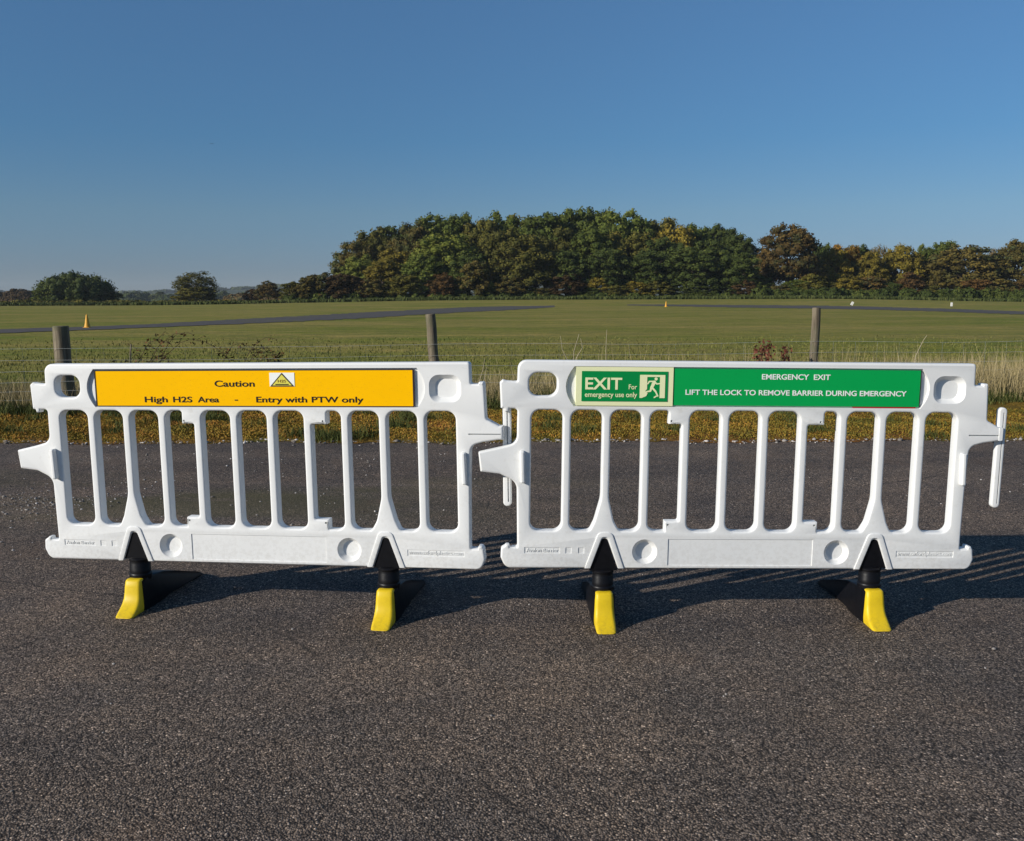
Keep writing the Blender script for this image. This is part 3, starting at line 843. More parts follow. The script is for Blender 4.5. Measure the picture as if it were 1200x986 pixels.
posts = [  # foot of post x, y; top x, z; radius
 (-5.27, 10.9, -5.31, 1.02, 0.092, 'thick weathered wooden fence post behind the left end of the amber signed barrier'),
 (-0.945, 11.6, -1.015, 1.135, 0.064, 'thin round wooden fence post standing above the right end of the amber signed barrier'),
 (3.95, 12.1, 3.975, 1.19, 0.056, 'slim wooden fence post rising above the green signed barrier')]
post_tops = []
for bx_, by_, tx_, tz_, r_, lb in posts:
    bm = bmesh.new()
    rr = random.Random(int(bx_ * 10))
    P = []; Rr = []
    for k in range(9):
        f = k / 8
        P.append((bx_ + (tx_ - bx_) * f + rr.uniform(-0.004, 0.004), by_ + rr.uniform(-0.004, 0.004), -0.05 + (tz_ + 0.05) * f)); Rr.append(r_ * (1.06 - 0.10 * f + rr.uniform(-0.02, 0.02)))
    tube(bm, P, Rr, 14)
    bmesh.ops.bevel(bm, geom=[e_ for e_ in bm.edges if all(v.co.z > tz_ - 0.02 for v in e_.verts)], offset=0.006, segments=1, affect='EDGES')
    o = bm_link('fence_post', bm, M['post'])
    tag(o, lb, 'fence post', 'posts of the wire fence')
    post_tops.append((bx_, by_, tx_, tz_))

net = empty('wire_netting', (0, 11.0, 0))
tag(net, 'sagging galvanised wire stock netting strung between the wooden posts', 'wire fence')
def fence_pt(x, z):
    xs_ = [-12.0, -5.13, -0.96, 3.93, 12.0]; ysf = [10.2, 10.9 - 0.09, 11.6 - 0.07, 12.1 - 0.06, 12.9]
    y_ = np.interp(x, xs_, ysf)
    sc_ = np.interp(x, [-12, -5.13, -0.96, 3.93, 12], [1, 1, 1.0, 0.98, 0.98])
    sag = 0.02 * math.sin((x + 5.1) / 4.4 * math.pi) ** 2
    return (x, float(y_), z * float(sc_) - sag)
for z_ in (0.767, 0.626, 0.495, 0.374, 0.27, 0.17, 0.09):
    bm = bmesh.new()
    P = [fence_pt(x, z_ + 0.006 * math.sin(x * 1.7 + z_ * 9)) for x in np.linspace(-12, 12, 81)]
    tube(bm, P, 0.0018, 4)
    o = bm_link('wire', bm, M['wire'], net)
    o.matrix_parent_inverse = net.matrix_world.inverted() if False else Matrix.Translation((0, -11.0, 0))
bm = bmesh.new()
for x in np.arange(-12, 12, 0.3):
    tube(bm, [fence_pt(x, 0.05), fence_pt(x, 0.767)], 0.0012, 3)
o = bm_link('upright_wires', bm, M['wire'], net); o.matrix_parent_inverse = Matrix.Translation((0, -11.0, 0)); o['kind'] = 'stuff'

# ------------------------------------------------------------------ grass
def blades(name, x, y, z, h, w, lean, tint, mat, seg=2):
    n = len(x)
    th = rng.uniform(0, 2 * np.pi, n); ld = rng.uniform(0, 2 * np.pi, n)
    wx, wy = np.cos(th) * w / 2, np.sin(th) * w / 2
    lx, ly = np.cos(ld) * lean * h, np.sin(ld) * lean * h
    base = np.stack([x, y, z], -1)
    wv = np.stack([wx, wy, np.zeros(n)], -1)
    m_ = base + np.stack([lx * 0.35, ly * 0.35, h * 0.55], -1)
    t_ = base + np.stack([lx, ly, h * np.sqrt(np.clip(1 - lean ** 2 * 0.5, 0.2, 1))], -1)
    V = np.stack([base - wv, base + wv, m_ + wv * 0.75, m_ - wv * 0.75, t_], 1).reshape(-1, 3)
    i_ = np.arange(n)[:, None] * 5
    F = np.concatenate([i_ + np.array([[0, 1, 2]]), i_ + np.array([[0, 2, 3]]), i_ + np.array([[3, 2, 4]])])
    me = mesh_np(name, V, F, 3)
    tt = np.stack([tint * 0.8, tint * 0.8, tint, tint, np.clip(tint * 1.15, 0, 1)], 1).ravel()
    add_tint(me, tt)
    return link(name, me, mat)

def clumped(n, x0, x1, y0, y1, nclump, spread):
    cx = rng.uniform(x0, x1, nclump); cy = rng.uniform(y0, y1, nclump)
    k = rng.integers(0, nclump, n)
    return cx[k] + rng.normal(0, spread, n), cy[k] + rng.normal(0, spread, n), k

def patchy(x, y, s=1.0, ph=0.0):
    return 0.5 + 0.25 * np.sin(x * 1.7 * s + ph) * np.cos(y * 2.3 * s + ph * 2) + 0.25 * np.sin(x * 0.6 * s + 1.3 + ph) * np.sin(y * 5 * s + x * 3.1 * s)

# moss on the verge (two mixed tones)
n = 175000
x = rng.uniform(-9.0, 9.5, n); y = edge_wave(x) + 0.02 + rng.beta(1.1, 1.2, n) * 2.2
keep = (rng.uniform(0, 1, n) < 0.35 + 0.65 * sst(0, 0.25, y - edge_wave(x))); x, y = x[keep], y[keep]; n = len(x)
tn = np.clip(patchy(x, y, 1.3) * 0.55 + patchy(x * 4, y * 2, 1.0, 2) * 0.4 + rng.normal(0.0, 0.2, n) - 0.04 * np.clip(x, -2, 6), 0, 1)
o = blades('moss', x, y, verge_h(x, y) - 0.004, rng.uniform(0.008, 0.026, n), rng.uniform(0.008, 0.017, n), rng.uniform(0.3, 1.1, n), tn, M['blade_moss'])
tag(o, 'orange brown moss covering the verge beside the asphalt', 'moss', kind='stuff')

# low green tufts scattered on the moss and creeping over the asphalt edge
x, y, k = clumped(8000, -7.5, 8.5, 8.55, 10.6, 60, 0.085)
spots = [(-1.75, 8.62), (-1.60, 8.58), (-1.95, 8.75), (-0.35, 9.0), (-3.3, 9.9), (-1.0, 9.7), (-1.2, 9.3)]
for sx, sy_ in spots:
    x = np.r_[x, sx + rng.normal(0, 0.13, 420)]; y = np.r_[y, sy_ + rng.normal(0, 0.07, 420)]
n = len(x)
o = blades('short_grass', x, y, verge_h(x, y) - 0.004, rng.uniform(0.03, 0.11, n), rng.uniform(0.004, 0.008, n), rng.uniform(0.2, 1.0, n), np.clip(rng.normal(0.45, 0.2, n), 0, 1), M['blade_green'])
tag(o, 'short green grass tufts growing through the orange moss', 'grass', kind='stuff')

# dense green grass at the foot of the fence
n = 60000
x = rng.uniform(-8, 9.5, n); y = 10.6 + rng.beta(1.3, 1.5, n) * 2.8 + 0.08 * x
hh = rng.uniform(0.08, 0.26, n) * (0.55 + 0.7 * patchy(x, y, 0.9, 1))
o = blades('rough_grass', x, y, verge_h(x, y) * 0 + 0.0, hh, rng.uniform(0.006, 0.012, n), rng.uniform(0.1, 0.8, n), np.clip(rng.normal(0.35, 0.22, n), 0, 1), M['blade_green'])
tag(o, 'rough dark green grass along the foot of the wire fence', 'grass', kind='stuff')

# tall dry grass: thicker on the right and at the left end
n = 60000
x = rng.uniform(-8, 9.5, n); y = 10.9 + rng.beta(1.4, 1.4, n) * 2.2 + 0.08 * x
dens = 0.38 + 0.55 * sst(2.0, 5.0, x) + 0.25 * (1 - sst(-5.5, -4, x)) + 0.45 * np.exp(-((x + 0.2) / 0.9) ** 2)
keep = rng.uniform(0, 1, n) < dens * (0.4 + 0.9 * patchy(x, y, 1.4, 3)); x, y = x[keep], y[keep]; n = len(x)
hh = rng.uniform(0.22, 0.50, n) * (0.8 + 0.35 * sst(3, 6, x))
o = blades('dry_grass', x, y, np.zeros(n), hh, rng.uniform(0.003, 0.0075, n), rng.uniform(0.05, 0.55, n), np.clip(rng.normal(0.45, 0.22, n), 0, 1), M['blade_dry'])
tag(o, 'tall dry straw coloured grass along the wire fence', 'dry grass', kind='stuff')

# sparse seed stalks that stand above the rest
n = 900
x = rng.uniform(-1.0, 9.5, n); y = 10.8 + rng.uniform(0, 2.0, n) + 0.08 * x
keep = rng.uniform(0, 1, n) < 0.25 + 0.75 * sst(0.8, 3, x); x, y = x[keep], y[keep]; n = len(x)
o = blades('seed_stalks', x, y, np.zeros(n), rng.uniform(0.45, 0.78, n), rng.uniform(0.004, 0.007, n), rng.uniform(0.02, 0.25, n), rng.uniform(0.5, 1, n), M['blade_dry'])
tag(o, 'thin pale seed stalks standing above the fence grass', 'dry grass', kind='stuff')

# mown airfield grass, thinning with distance
n = 130000
u = rng.uniform(0, 1, n); y = 12.8 * (60 / 12.8) ** u; x = rng.uniform(-0.62, 0.62, n) * y
_tn = [on_ground(*p) for p in [(-60, 394), (0, 391), (100, 387.3), (170, 384.5), (260, 381), (350, 377.3), (430, 373), (520, 367.3)]]
lim = np.interp(x / y, [p[0] / p[1] for p in _tn], [p[1] for p in _tn]) * 0.93
keep = (y < lim) & (rng.uniform(0, 1, n) < 1.2 - y / 26); x, y = x[keep], y[keep]; n = len(x)
pt = patchy(x * 0.5, y * 0.16, 1, 2)
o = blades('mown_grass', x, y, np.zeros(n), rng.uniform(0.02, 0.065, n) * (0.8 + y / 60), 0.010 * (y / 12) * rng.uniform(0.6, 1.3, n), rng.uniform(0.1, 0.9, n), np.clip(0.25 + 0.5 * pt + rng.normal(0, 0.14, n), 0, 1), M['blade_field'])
tag(o, 'green and olive grass of the airfield beyond the fence', 'grass', kind='stuff')

# unmown bank before the wood
n = 40000
x = rng.uniform(-120, 125, n); y = rng.uniform(172, 184, n)
o = blades('bank_grass', x, y, terrain(x, y), rng.uniform(0.3, 0.75, n), rng.uniform(0.15, 0.35, n), rng.uniform(0.1, 0.6, n), np.clip(rng.normal(0.25, 0.2, n), 0, 1), M['blade_green'])
tag(o, 'strip of unmown dark grass in front of the wood', 'grass', kind='stuff')

# ragged grass on the track edges
# ------------------------------------------------------------------ loose stones
def stone_field(name, x, y, z, s, label):
    bm = bmesh.new(); bmesh.ops.create_icosphere(bm, subdivisions=1, radius=1)
    base = np.array([v.co[:] for v in bm.verts]); fc = np.array([[v.index for v in f.verts] for f in bm.faces]); bm.free()
    n = len(x); k = len(base)
    V = base[None] * (1 + rng.normal(0, 0.16, (n, k, 1)))
    V = V * (s[:, None, None] * np.stack([rng.uniform(0.7, 1.3, n), rng.uniform(0.7, 1.2, n), rng.uniform(0.45, 0.8, n)], -1)[:, None, :])
    V = V + np.stack([x, y, z + s * 0.3], -1)[:, None, :]
    F = fc[None] + (np.arange(n) * k)[:, None, None]
    me = mesh_np(name, V.reshape(-1, 3), F.reshape(-1, 3), 3)
    add_tint(me, np.repeat(np.clip(rng.normal(0.5, 0.28, n), 0, 1), k))
    o = link(name, me, M['stones'])
    tag(o, label, 'stones', kind='stuff')
n = 2600
x = rng.uniform(-7.5, 8.5, n); y = edge_wave(x) + rng.normal(0.03, 0.05, n)
stone_field('edge_gravel', x, y, np.full(n, 0.008), rng.gamma(2.0, 0.0030, n) + 0.002, 'pale loose stones along the joint of asphalt and moss')
n = 1500
x = np.r_[rng.normal(-3.2, 0.30, 700), rng.uniform(-3.9, 0, 800)]; y = np.r_[rng.normal(5.95, 0.28, 700), rng.uniform(4.6, 8.3, 800)]
stone_field('loose_chippings', x, y, np.full(n, 0.006), rng.gamma(2.0, 0.0016, n) + 0.0015, 'pale stone chippings scattered on the asphalt behind the amber signed barrier')
n = 900
x = rng.uniform(-3.5, 5, n); y = rng.uniform(2.2, 8.2, n)
stone_field('grit', x, y, np.full(n, 0.006), rng.gamma(2.0, 0.0011, n) + 0.001, 'fine pale grit lying across the asphalt road')

# ------------------------------------------------------------------ plants by the fence
def leaf_quads(centers, size, tint, name, mat, parent, nor=None):
    n = len(centers)
    a = rng.normal(0, 1, (n, 3)); a /= np.linalg.norm(a, axis=1, keepdims=True)
    b = rng.normal(0, 1, (n, 3)); b -= (a * b).sum(1, keepdims=True) * a; b /= np.linalg.norm(b, axis=1, keepdims=True)
    s_ = np.asarray(size)[:, None]
    c = np.asarray(centers)
    V = np.stack([c - a * s_, c + b * s_ * 0.45, c + a * s_, c - b * s_ * 0.45], 1).reshape(-1, 3)
    F = np.arange(n * 4).reshape(n, 4)
    me = mesh_np(name, V, F, 4); add_tint(me, np.repeat(tint, 4))
    return link(name, me, mat, parent)

def bramble(cx_, cy_, arcs, label, seed):
    rr = random.Random(seed)
    t = empty('bramble', (cx_, cy_, 0)); tag(t, label, 'bramble')
    bm = bmesh.new(); L = []
    for (x0_, x1_, z1_, droop) in arcs:
        P = []
        for k in range(13):
            f = k / 12
            P.append((x0_ + (x1_ - x0_) * f, rr.uniform(-0.03, 0.03), z1_ * math.sin(min(f * (1.25 + droop), 3.0)) + rr.uniform(-0.01, 0.01)))
        tube(bm, P, [0.006 - 0.003 * k / 12 for k in range(13)], 4)
        for k in range(3, 13):
            for q in range(rr.choice((1, 2, 3, 4, 5))):
                L.append((P[k][0] + rr.uniform(-0.06, 0.06), P[k][1] + rr.uniform(-0.05, 0.05), P[k][2] + rr.uniform(-0.05, 0.04)))
            if rr.random() < 0.35 and k < 12:
                e_ = (P[k][0] + rr.uniform(-0.18, 0.18), P[k][1], P[k][2] + rr.uniform(-0.08, 0.12))
                tube(bm, [P[k], e_], 0.003, 3)
                for q in range(3): L.append((e_[0] + rr.uniform(-0.05, 0.05), e_[1] + rr.uniform(-0.04, 0.04), e_[2] + rr.uniform(-0.05, 0.05)))
    bm_link('stems', bm, M['stem'], t)
    n = len(L)
    leaf_quads(np.array(L), rng.uniform(0.013, 0.032, n), rng.uniform(0, 1, n), 'leaves', M['bramble_leaf'], t)
bramble(-4.75, 11.1, [(0, 0.55, 0.86, 0.4), (0.05, 0.95, 0.93, 0.6), (0.1, 1.25, 0.84, 0.9), (0.3, 0.75, 0.92, 0.2), (-0.1, 0.25, 0.70, 0.1), (0.2, 0.65, 0.66, 0.9), (0.0, 0.4, 0.55, 0.5)], 'straggling bramble with arching brown shoots behind the amber sign, next to the thick post', 3)
bramble(-3.75, 11.3, [(0, 0.45, 0.80, 0.4), (0.2, 0.85, 0.86, 0.5), (0.3, 0.95, 0.66, 0.7), (0.35, 0.75, 0.74, 0.5), (0.5, 0.15, 0.70, 0.3), (0.4, 1.0, 0.6, 0.9), (0.6, 0.9, 0.66, 0.2), (0.5, 0.7, 0.72, 0.3)], 'reddish bramble patch behind the word Caution, halfway between two posts', 5)

# red dock / beech sprig near the right post
t = empty('dock_plant', (3.35, 11.9, 0)); tag(t, 'dark red leafy sprig showing above the green signed barrier', 'plant')
bm = bmesh.new(); L = []
rr = random.Random(9)
for k in range(9):
    tx = rr.uniform(-0.22, 0.24); tz = rr.uniform(0.62, 0.80) - abs(tx) * 0.25 + (0.10 if k == 0 else 0)
    tube(bm, [(tx * 0.2, 0, 0), (tx * 0.6, rr.uniform(-0.05, 0.05), tz * 0.6), (tx, rr.uniform(-0.08, 0.08), tz)], [0.005, 0.004, 0.002], 4)
    for q in range(26):
        f = rr.uniform(0.6, 1.02); L.append((tx * f + rr.uniform(-0.05, 0.05), rr.uniform(-0.08, 0.08), tz * f + rr.uniform(-0.04, 0.05)))
bm_link('stems', bm, M['stem'], t)
leaf_quads(np.array(L), rng.uniform(0.02, 0.045, len(L)), rng.uniform(0, 1, len(L)), 'leaves', M['dock_leaf'], t)

# bleached forked stalks
def stalk(x, y, segs, label):
    t = empty('dead_stalk', (x, y, 0)); tag(t, label, 'dead plant', 'bleached stalks by the fence')
    bm = bmesh.new()
    for P in segs: tube(bm, P, [0.0055 - 0.003 * k / (len(P) - 1) for k in range(len(P))], 5)
    bm_link('stem', bm, M['straw'], t)
stalk(0.60, 11.0, [[(0.06, 0, 0), (0.07, 0, 0.35), (0.06, 0.0, 0.60), (0.0, 0, 0.72), (-0.02, 0, 0.88)], [(0.09, 0, 0), (0.12, 0, 0.40), (0.17, 0, 0.62), (0.24, 0, 0.74), (0.22, 0, 0.85)], [(0.13, 0, 0.45), (0.14, 0, 0.70), (0.20, 0, 0.90)]], 'pale forked dead stalk above the hand hole of the green signed barrier')
stalk(1.13, 11.1, [[(0, 0, 0), (0.01, 0, 0.4), (0.0, 0, 0.7), (0.01, 0, 0.95)]], 'single straight bleached stalk above the EXIT sign')
stalk(5.05, 11.3, [[(-0.15, 0, 0), (-0.12, 0, 0.45), (-0.10, 0, 0.62), (-0.02, 0, 0.80), (0.02, 0, 0.86)]], 'bleached leaning stalk right of the slim fence post, above the green sign')
stalk(-0.42, 10.9, [[(0.0, 0, 0), (0.02, 0, 0.3), (0.08, 0, 0.5), (0.10, 0, 0.62)], [(0.1, 0, 0), (0.08, 0, 0.3), (0.12, 0, 0.52)]], 'short pale stalks standing in the gap between the two barriers')
bm = bmesh.new()
tube(bm, [(-4.62, 11.0, 0), (-4.58, 11.0, 0.4), (-4.53, 11.0, 0.80)], 0.010, 5)
o = bm_link('stake', bm, M['post']); tag(o, 'thin grey stake standing in the bramble behind the amber sign', 'stake')

# ------------------------------------------------------------------ cones, markers and bird
def cone(px, py_base, px_h, label, mat, pale=None):
    g_ = on_ground(px, py_base); D = g_[1]
    h_ = px_h / FPX * D * 1.0; w_ = h_ * 0.36
    t = empty('traffic_cone', g_); tag(t, label, 'cone', 'orange marker cones on the airfield')
    bm = bmesh.new(); n = 16; pr = None
    for z_, r_ in ((0.03, w_ * 0.62), (0.06, w_ * 0.60), (0.4 * h_, w_ * 0.42), (0.97 * h_, w_ * 0.16), (h_, w_ * 0.12)):
        c = [bm.verts.new((r_ * math.cos(2 * math.pi * k / n), r_ * math.sin(2 * math.pi * k / n), z_)) for k in range(n)]
        if pr:
            for k in range(n): bm.faces.new((pr[k], pr[(k + 1) % n], c[(k + 1) % n], c[k]))
        pr = c
    bm.faces.new(pr)
    bm_link('cone_body', bm, mat, t)
    bm = bmesh.new(); P = rect(-w_ * 0.72, -w_ * 0.72, w_ * 0.72, w_ * 0.72, w_ * 0.15, 3)
    a = [bm.verts.new((x, y, 0)) for x, y in P]; b = [bm.verts.new((x, y, 0.035)) for x, y in P]; n = len(P)
    for k in range(n): bm.faces.new((a[k], a[(k + 1) % n], b[(k + 1) % n], b[k]))
    bm.faces.new(b); bm.faces.new(list(reversed(a)))
    bm_link('base', bm, mat, t)
cone(102.5, 384.5, 15.5, 'large orange yellow cone beside the track at left, right of the thick post', M['orange_cone'])
cone(780.5, 359.8, 6.4, 'tiny orange cone far off in front of the middle of the wood', M['orange_cone'])

def marker(px, py, hpx, wpx, lean, label):
    g_ = on_ground(px, py); D = g_[1]
    h_ = hpx / FPX * D; w_ = wpx / FPX * D
    t = empty('marker_board', g_); tag(t, label, 'marker', 'white markers beside the far track')
    t.rotation_euler = (0, lean, 0)
    bm = bmesh.new(); P = rp([(-w_ / 2, h_ * 0.2, 0), (w_ / 2, h_ * 0.2, 0), (w_ / 2, h_, w_ * 0.3), (-w_ / 2, h_, w_ * 0.3)], 3)
    frustum(bm, P, P, -0.06, 0.06)
    bm_link('board', bm, M['marker_white'], t)
    bm = bmesh.new(); P = rect(-w_ * 0.18, 0, w_ * 0.18, h_ * 0.2 - 0.002); frustum(bm, P, P, -0.05, 0.05)
    bm_link('leg', bm, M['track'], t)
marker(997, 358.8, 5.4, 2.6, 0.5, 'leaning white marker beside the far track, right of the slim post')
marker(1115, 360.3, 5.6, 2.0, 0.0, 'upright white marker beside the far track near the right edge')

b_ = at(248.3, 168.7, 90)
t = empty('bird', b_); tag(t, 'tiny dark bird high in the blue sky at left', 'bird')
bm = bmesh.new()
S = [(-0.12, 0.004), (-0.07, 0.022), (0.0, 0.028), (0.06, 0.022), (0.09, 0.012), (0.12, 0.003)]
tube(bm, [(0, x_, 0) for x_, r_ in S], [r_ for x_, r_ in S], 8)
bm_link('body', bm, M['feather'], t)
bm = bmesh.new()
for s_ in (-1, 1):
    vs = [(0.0, -0.05, 0.01), (0.0, 0.045, 0.01), (s_ * 0.10, 0.055, 0.035), (s_ * 0.21, 0.0, 0.02), (s_ * 0.12, -0.045, 0.03)]
    a = [bm.verts.new((x, y, z + 0.004)) for x, y, z in vs]; c = [bm.verts.new((x, y, z - 0.004)) for x, y, z in vs]
    bm.faces.new(a); bm.faces.new(list(reversed(c)))
    for k in range(5): bm.faces.new((a[k], c[k], c[(k + 1) % 5], a[(k + 1) % 5]))
bm_link('wings', bm, M['feather'], t)

# ------------------------------------------------------------------ trees
def crown_mesh(seed, Rc, H, base, nclump, per, leaf, dens=1.0, rough=0.22, core=0.70, cs=(0.13, 0.27)):
    """leaf-card clumps spread through a domed volume; sizes in metres"""
    g_ = np.random.default_rng(seed)
    C = []; Rd = []
    k = 0
    while len(C) < nclump and k < nclump * 60:
        k += 1
        d = g_.normal(0, 1, 3); d /= np.linalg.norm(d)
        if d[2] < -0.35: continue
        rr_ = g_.uniform(0.55, 0.92)
        p = d * rr_
        cr = g_.uniform(*cs) * (1.1 - 0.3 * rr_)
        if any(np.linalg.norm(p - q) < (cr + r) * 0.50 for q, r in zip(C, Rd)): continue
        C.append(p); Rd.append(cr)
    C = np.array(C); Rd = np.array(Rd)
    mid = (H + base) / 2; hz = (H - base) / 2
    squash = np.array([Rc, Rc, hz])
    allV = []; allT = []
    for p, r in zip(C, Rd):
        m_ = int(per * (r / 0.2) ** 2)
        d = g_.normal(0, 1, (m_, 3)); d /= np.linalg.norm(d, axis=1, keepdims=True)
        d = d[d[:, 2] > -0.75]
        m_ = len(d)
        # bumpy clump surface
        bump_ = 1 + rough * np.sin(d[:, 0] * 7 + p[0] * 9) * np.sin(d[:, 1] * 6 + p[1] * 5) * np.cos(d[:, 2] * 7) + g_.normal(0, 0.10, m_)
        pos = p * squash + d * (r * bump_ * Rc)[:, None] * np.array([1.1, 1.1, 0.95]) + np.array([0, 0, mid])
        nrm = d.copy(); nrm /= np.linalg.norm(nrm, axis=1, keepdims=True)
        nrm = nrm + g_.normal(0, 0.60, (m_, 3)); nrm /= np.linalg.norm(nrm, axis=1, keepdims=True)
        a = np.cross(nrm, g_.normal(0, 1, (m_, 3))); a /= np.linalg.norm(a, axis=1, keepdims=True)
        b = np.cross(nrm, a)
        s_ = (leaf * g_.uniform(0.6, 1.25, m_))[:, None]
        V = np.stack([pos - a * s_ * 0.5, pos - b * s_ * 0.36, pos + a * s_ * 0.5, pos + b * s_ * 0.36], 1)
        V = V[V[:, :, 2].min(1) > 0.05]
        allV.append(V.reshape(-1, 3))
        tc = g_.uniform(0.25, 0.75)
        allT.append(np.repeat(np.clip(tc + g_.normal(0, 0.18, len(V)), 0, 1), 4))
    if core:
        cb_ = bmesh.new(); bmesh.ops.create_icosphere(cb_, subdivisions=2, radius=1)
        cv = np.array([v.co[:] for v in cb_.verts]); cf = np.array([[v.index for v in f.verts] + [f.verts[2].index] for f in cb_.faces]); cb_.free()
        for p, r in zip(C, Rd):
            d = cv * (1 + g_.normal(0, 0.05, (len(cv), 1)))
            P_ = p * squash + d * r * core * Rc + np.array([0, 0, mid])
            T3 = P_[cf[:, :3]]                      # split triangles into degenerate-free quads
            c4 = np.stack([T3[:, 0], T3[:, 1], T3[:, 2], (T3[:, 2] + T3[:, 0]) / 2], 1)
            c4 = c4[c4[:, :, 2].min(1) > 0.05]
            allV.append(c4.reshape(-1, 3)); allT.append(np.full(len(c4) * 4, 0.22))
    V = np.concatenate(allV); T = np.concatenate(allT)
    F = np.arange(len(V)).reshape(-1, 4)
    me = mesh_np('crown', V, F, 4)
    add_tint(me, T)
    return me

def trunk_mesh(seed, H, base, r0, limbs=7, reach=4.0):
    rr = random.Random(seed); bm = bmesh.new()
    top = H * 0.62
    P = [(0, 0, -0.3), (0.05, 0, base * 0.5 + 0.3), (rr.uniform(-0.3, 0.3), rr.uniform(-0.2, 0.2), top * 0.55), (rr.uniform(-0.5, 0.5), rr.uniform(-0.4, 0.4), top)]
    tube(bm, P, [r0 * 1.25, r0, r0 * 0.65, r0 * 0.2], 8)
    for k in range(limbs):
        f = 0.25 + 0.6 * k / limbs; a = k * 2.4 + rr.uniform(-0.3, 0.3)
        z0_ = top * f
        e1 = (math.cos(a) * reach * 0.5, math.sin(a) * reach * 0.5, z0_ + H * 0.14); e2 = (math.cos(a) * reach * 0.95, math.sin(a) * reach * 0.95, z0_ + H * 0.30 * (1.1 - f * 0.3))
        tube(bm, [(0, 0, z0_), e1, e2], [r0 * 0.42, r0 * 0.25, r0 * 0.07], 5)
        for q in range(3):
            b_a = a + rr.uniform(-0.9, 0.9); L_ = reach * rr.uniform(0.3, 0.55)
            tube(bm, [e1, (e1[0] + math.cos(b_a) * L_, e1[1] + math.sin(b_a) * L_, e1[2] + L_ * rr.uniform(0.4, 1.0))], [r0 * 0.18, r0 * 0.04], 4)
    bmesh.ops.recalc_face_normals(bm, faces=bm.faces)
    me = bpy.data.meshes.new('trunk'); bm.to_mesh(me); bm.free()
    me.materials.append(M['bark'])
    return me

# prototypes, 12 m wide and 16 m tall; every crown copy shares one of these meshes
CROWN = [crown_mesh(100 + k, 6.0, 16.0, -3.5, 112, 125, 0.46) for k in range(6)]
LOOSE = [crown_mesh(200 + k, 6.0, 16.0, 0.5, 85, 95, 0.40, rough=0.3, core=0.45) for k in range(3)]
SHRUB = [crown_mesh(300 + k, 6.0, 16.0, -5.0, 70, 120, 0.75) for k in range(4)]
DOME = crown_mesh(402, 10.0, 7.4, -2.5, 120, 170, 0.5, rough=0.25, cs=(0.12, 0.24))
OPEN = crown_mesh(401, 6.0, 16.0, 0.5, 80, 120, 0.42, rough=0.35, core=0.35)
for me in CROWN + LOOSE + SHRUB + [OPEN, DOME]: me.materials.append(LEAF['green'])
TRUNK = [trunk_mesh(500 + k, 16, 3, 0.42) for k in range(3)]
tcount = [0]

def plant_tree(px, top, wpx, D, colour, kind, name, label, cat, group=None, base_z=None, high=False):
    p = at(px, top, D); gz = float(terrain(p[0], D)) if base_z is None else base_z
    h_ = p[2] - gz; w_ = wpx / FPX * D
    k = tcount[0]; tcount[0] += 1
    t = empty(name, (p[0], D, gz)); tag(t, label, cat, group)
    src = {'full': CROWN, 'loose': LOOSE, 'shrub': SHRUB, 'open': [OPEN], 'dome': [DOME]}[kind]
    me = src[k % len(src)]
    c = bpy.data.objects.new('crown', me); col.objects.link(c); c.parent = t
    s_ = w_ / 12.0 * 1.06; sz = max(s_ * 0.85, min(s_ * 1.2, h_ / 16.0)); sz = min(sz, h_ / 15.6)
    if not high: sz = h_ / 16.0
    if kind == 'dome': s_, sz = w_ / 20.0, h_ / 7.4
    c.scale = (s_, s_, sz * 0.985); c.location.z = max(0.0, h_ - 16.0 * sz * 0.985) if high else 0.0; c.rotation_euler = (0, 0, (k * 2.399) % 6.283)
    c.material_slots[0].link = 'OBJECT'; c.material_slots[0].material = LEAF[colour]
    if kind != 'shrub':
        tr = bpy.data.objects.new('trunk', TRUNK[k % 3]); col.objects.link(tr); tr.parent = t
        tr.scale = (w_ / 12.0, w_ / 12.0, h_ / 16.0); tr.rotation_euler = (0, 0, k)
    return t

ORD = ['first', 'second', 'third', 'fourth', 'fifth', 'sixth', 'seventh', 'eighth', 'ninth', 'tenth', 'eleventh', 'twelfth', 'thirteenth', 'fourteenth', 'fifteenth', 'sixteenth', 'seventeenth', 'eighteenth', 'nineteenth', 'twentieth', 'twenty-first', 'twenty-second', 'twenty-third', 'twenty-fourth', 'twenty-fifth', 'twenty-sixth']
def an(c): return c
# skyline of the wood
back = [(418, 284, 44, 'olive brown'), (440, 268, 48, 'olive'), (462, 260, 46, 'dark green'), (484, 257, 44, 'olive brown'), (508, 250, 52, 'green'), (538, 250, 52, 'green'), (562, 257, 44, 'olive'), (586, 249, 50, 'green'),
        (612, 247, 52, 'olive'), (640, 246, 52, 'green'), (668, 241, 50, 'green'), (694, 243, 48, 'dark green'), (718, 246, 50, 'green'), (742, 248, 50, 'green'), (766, 250, 48, 'olive'), (790, 261, 46, 'yellowish'), (814, 261, 46, 'green'), (846, 264, 50, 'dark green'), (868, 275, 38, 'dark green')]
for k, (px, top, w, c) in enumerate(back):
    plant_tree(px, top - 4, w * 1.35, 206 + (k % 3) * 4, c, 'full', 'broadleaf_tree', f'{c} tree on the skyline of the wood, {ORD[k]} crown from its left end', 'tree', 'skyline trees of the wood', high=True)
mid = [(424, 296, 50, 'light green'), (470, 284, 62, 'yellowish'), (520, 264, 78, 'light green'), (566, 268, 56, 'olive'), (594, 263, 52, 'olive'), (652, 262, 56, 'olive'), (694, 260, 64, 'green'), (738, 262, 62, 'olive'), (776, 272, 56, 'dark green'), (830, 275, 60, 'dark green')]
for k, (px, top, w, c) in enumerate(mid):
    plant_tree(px, top, w * 1.1, 197 + (k % 2) * 3, c, 'full', 'broadleaf_tree', f'{c} broad tree halfway down the wood, {ORD[k]} from its left end', 'tree', 'middle trees of the wood')
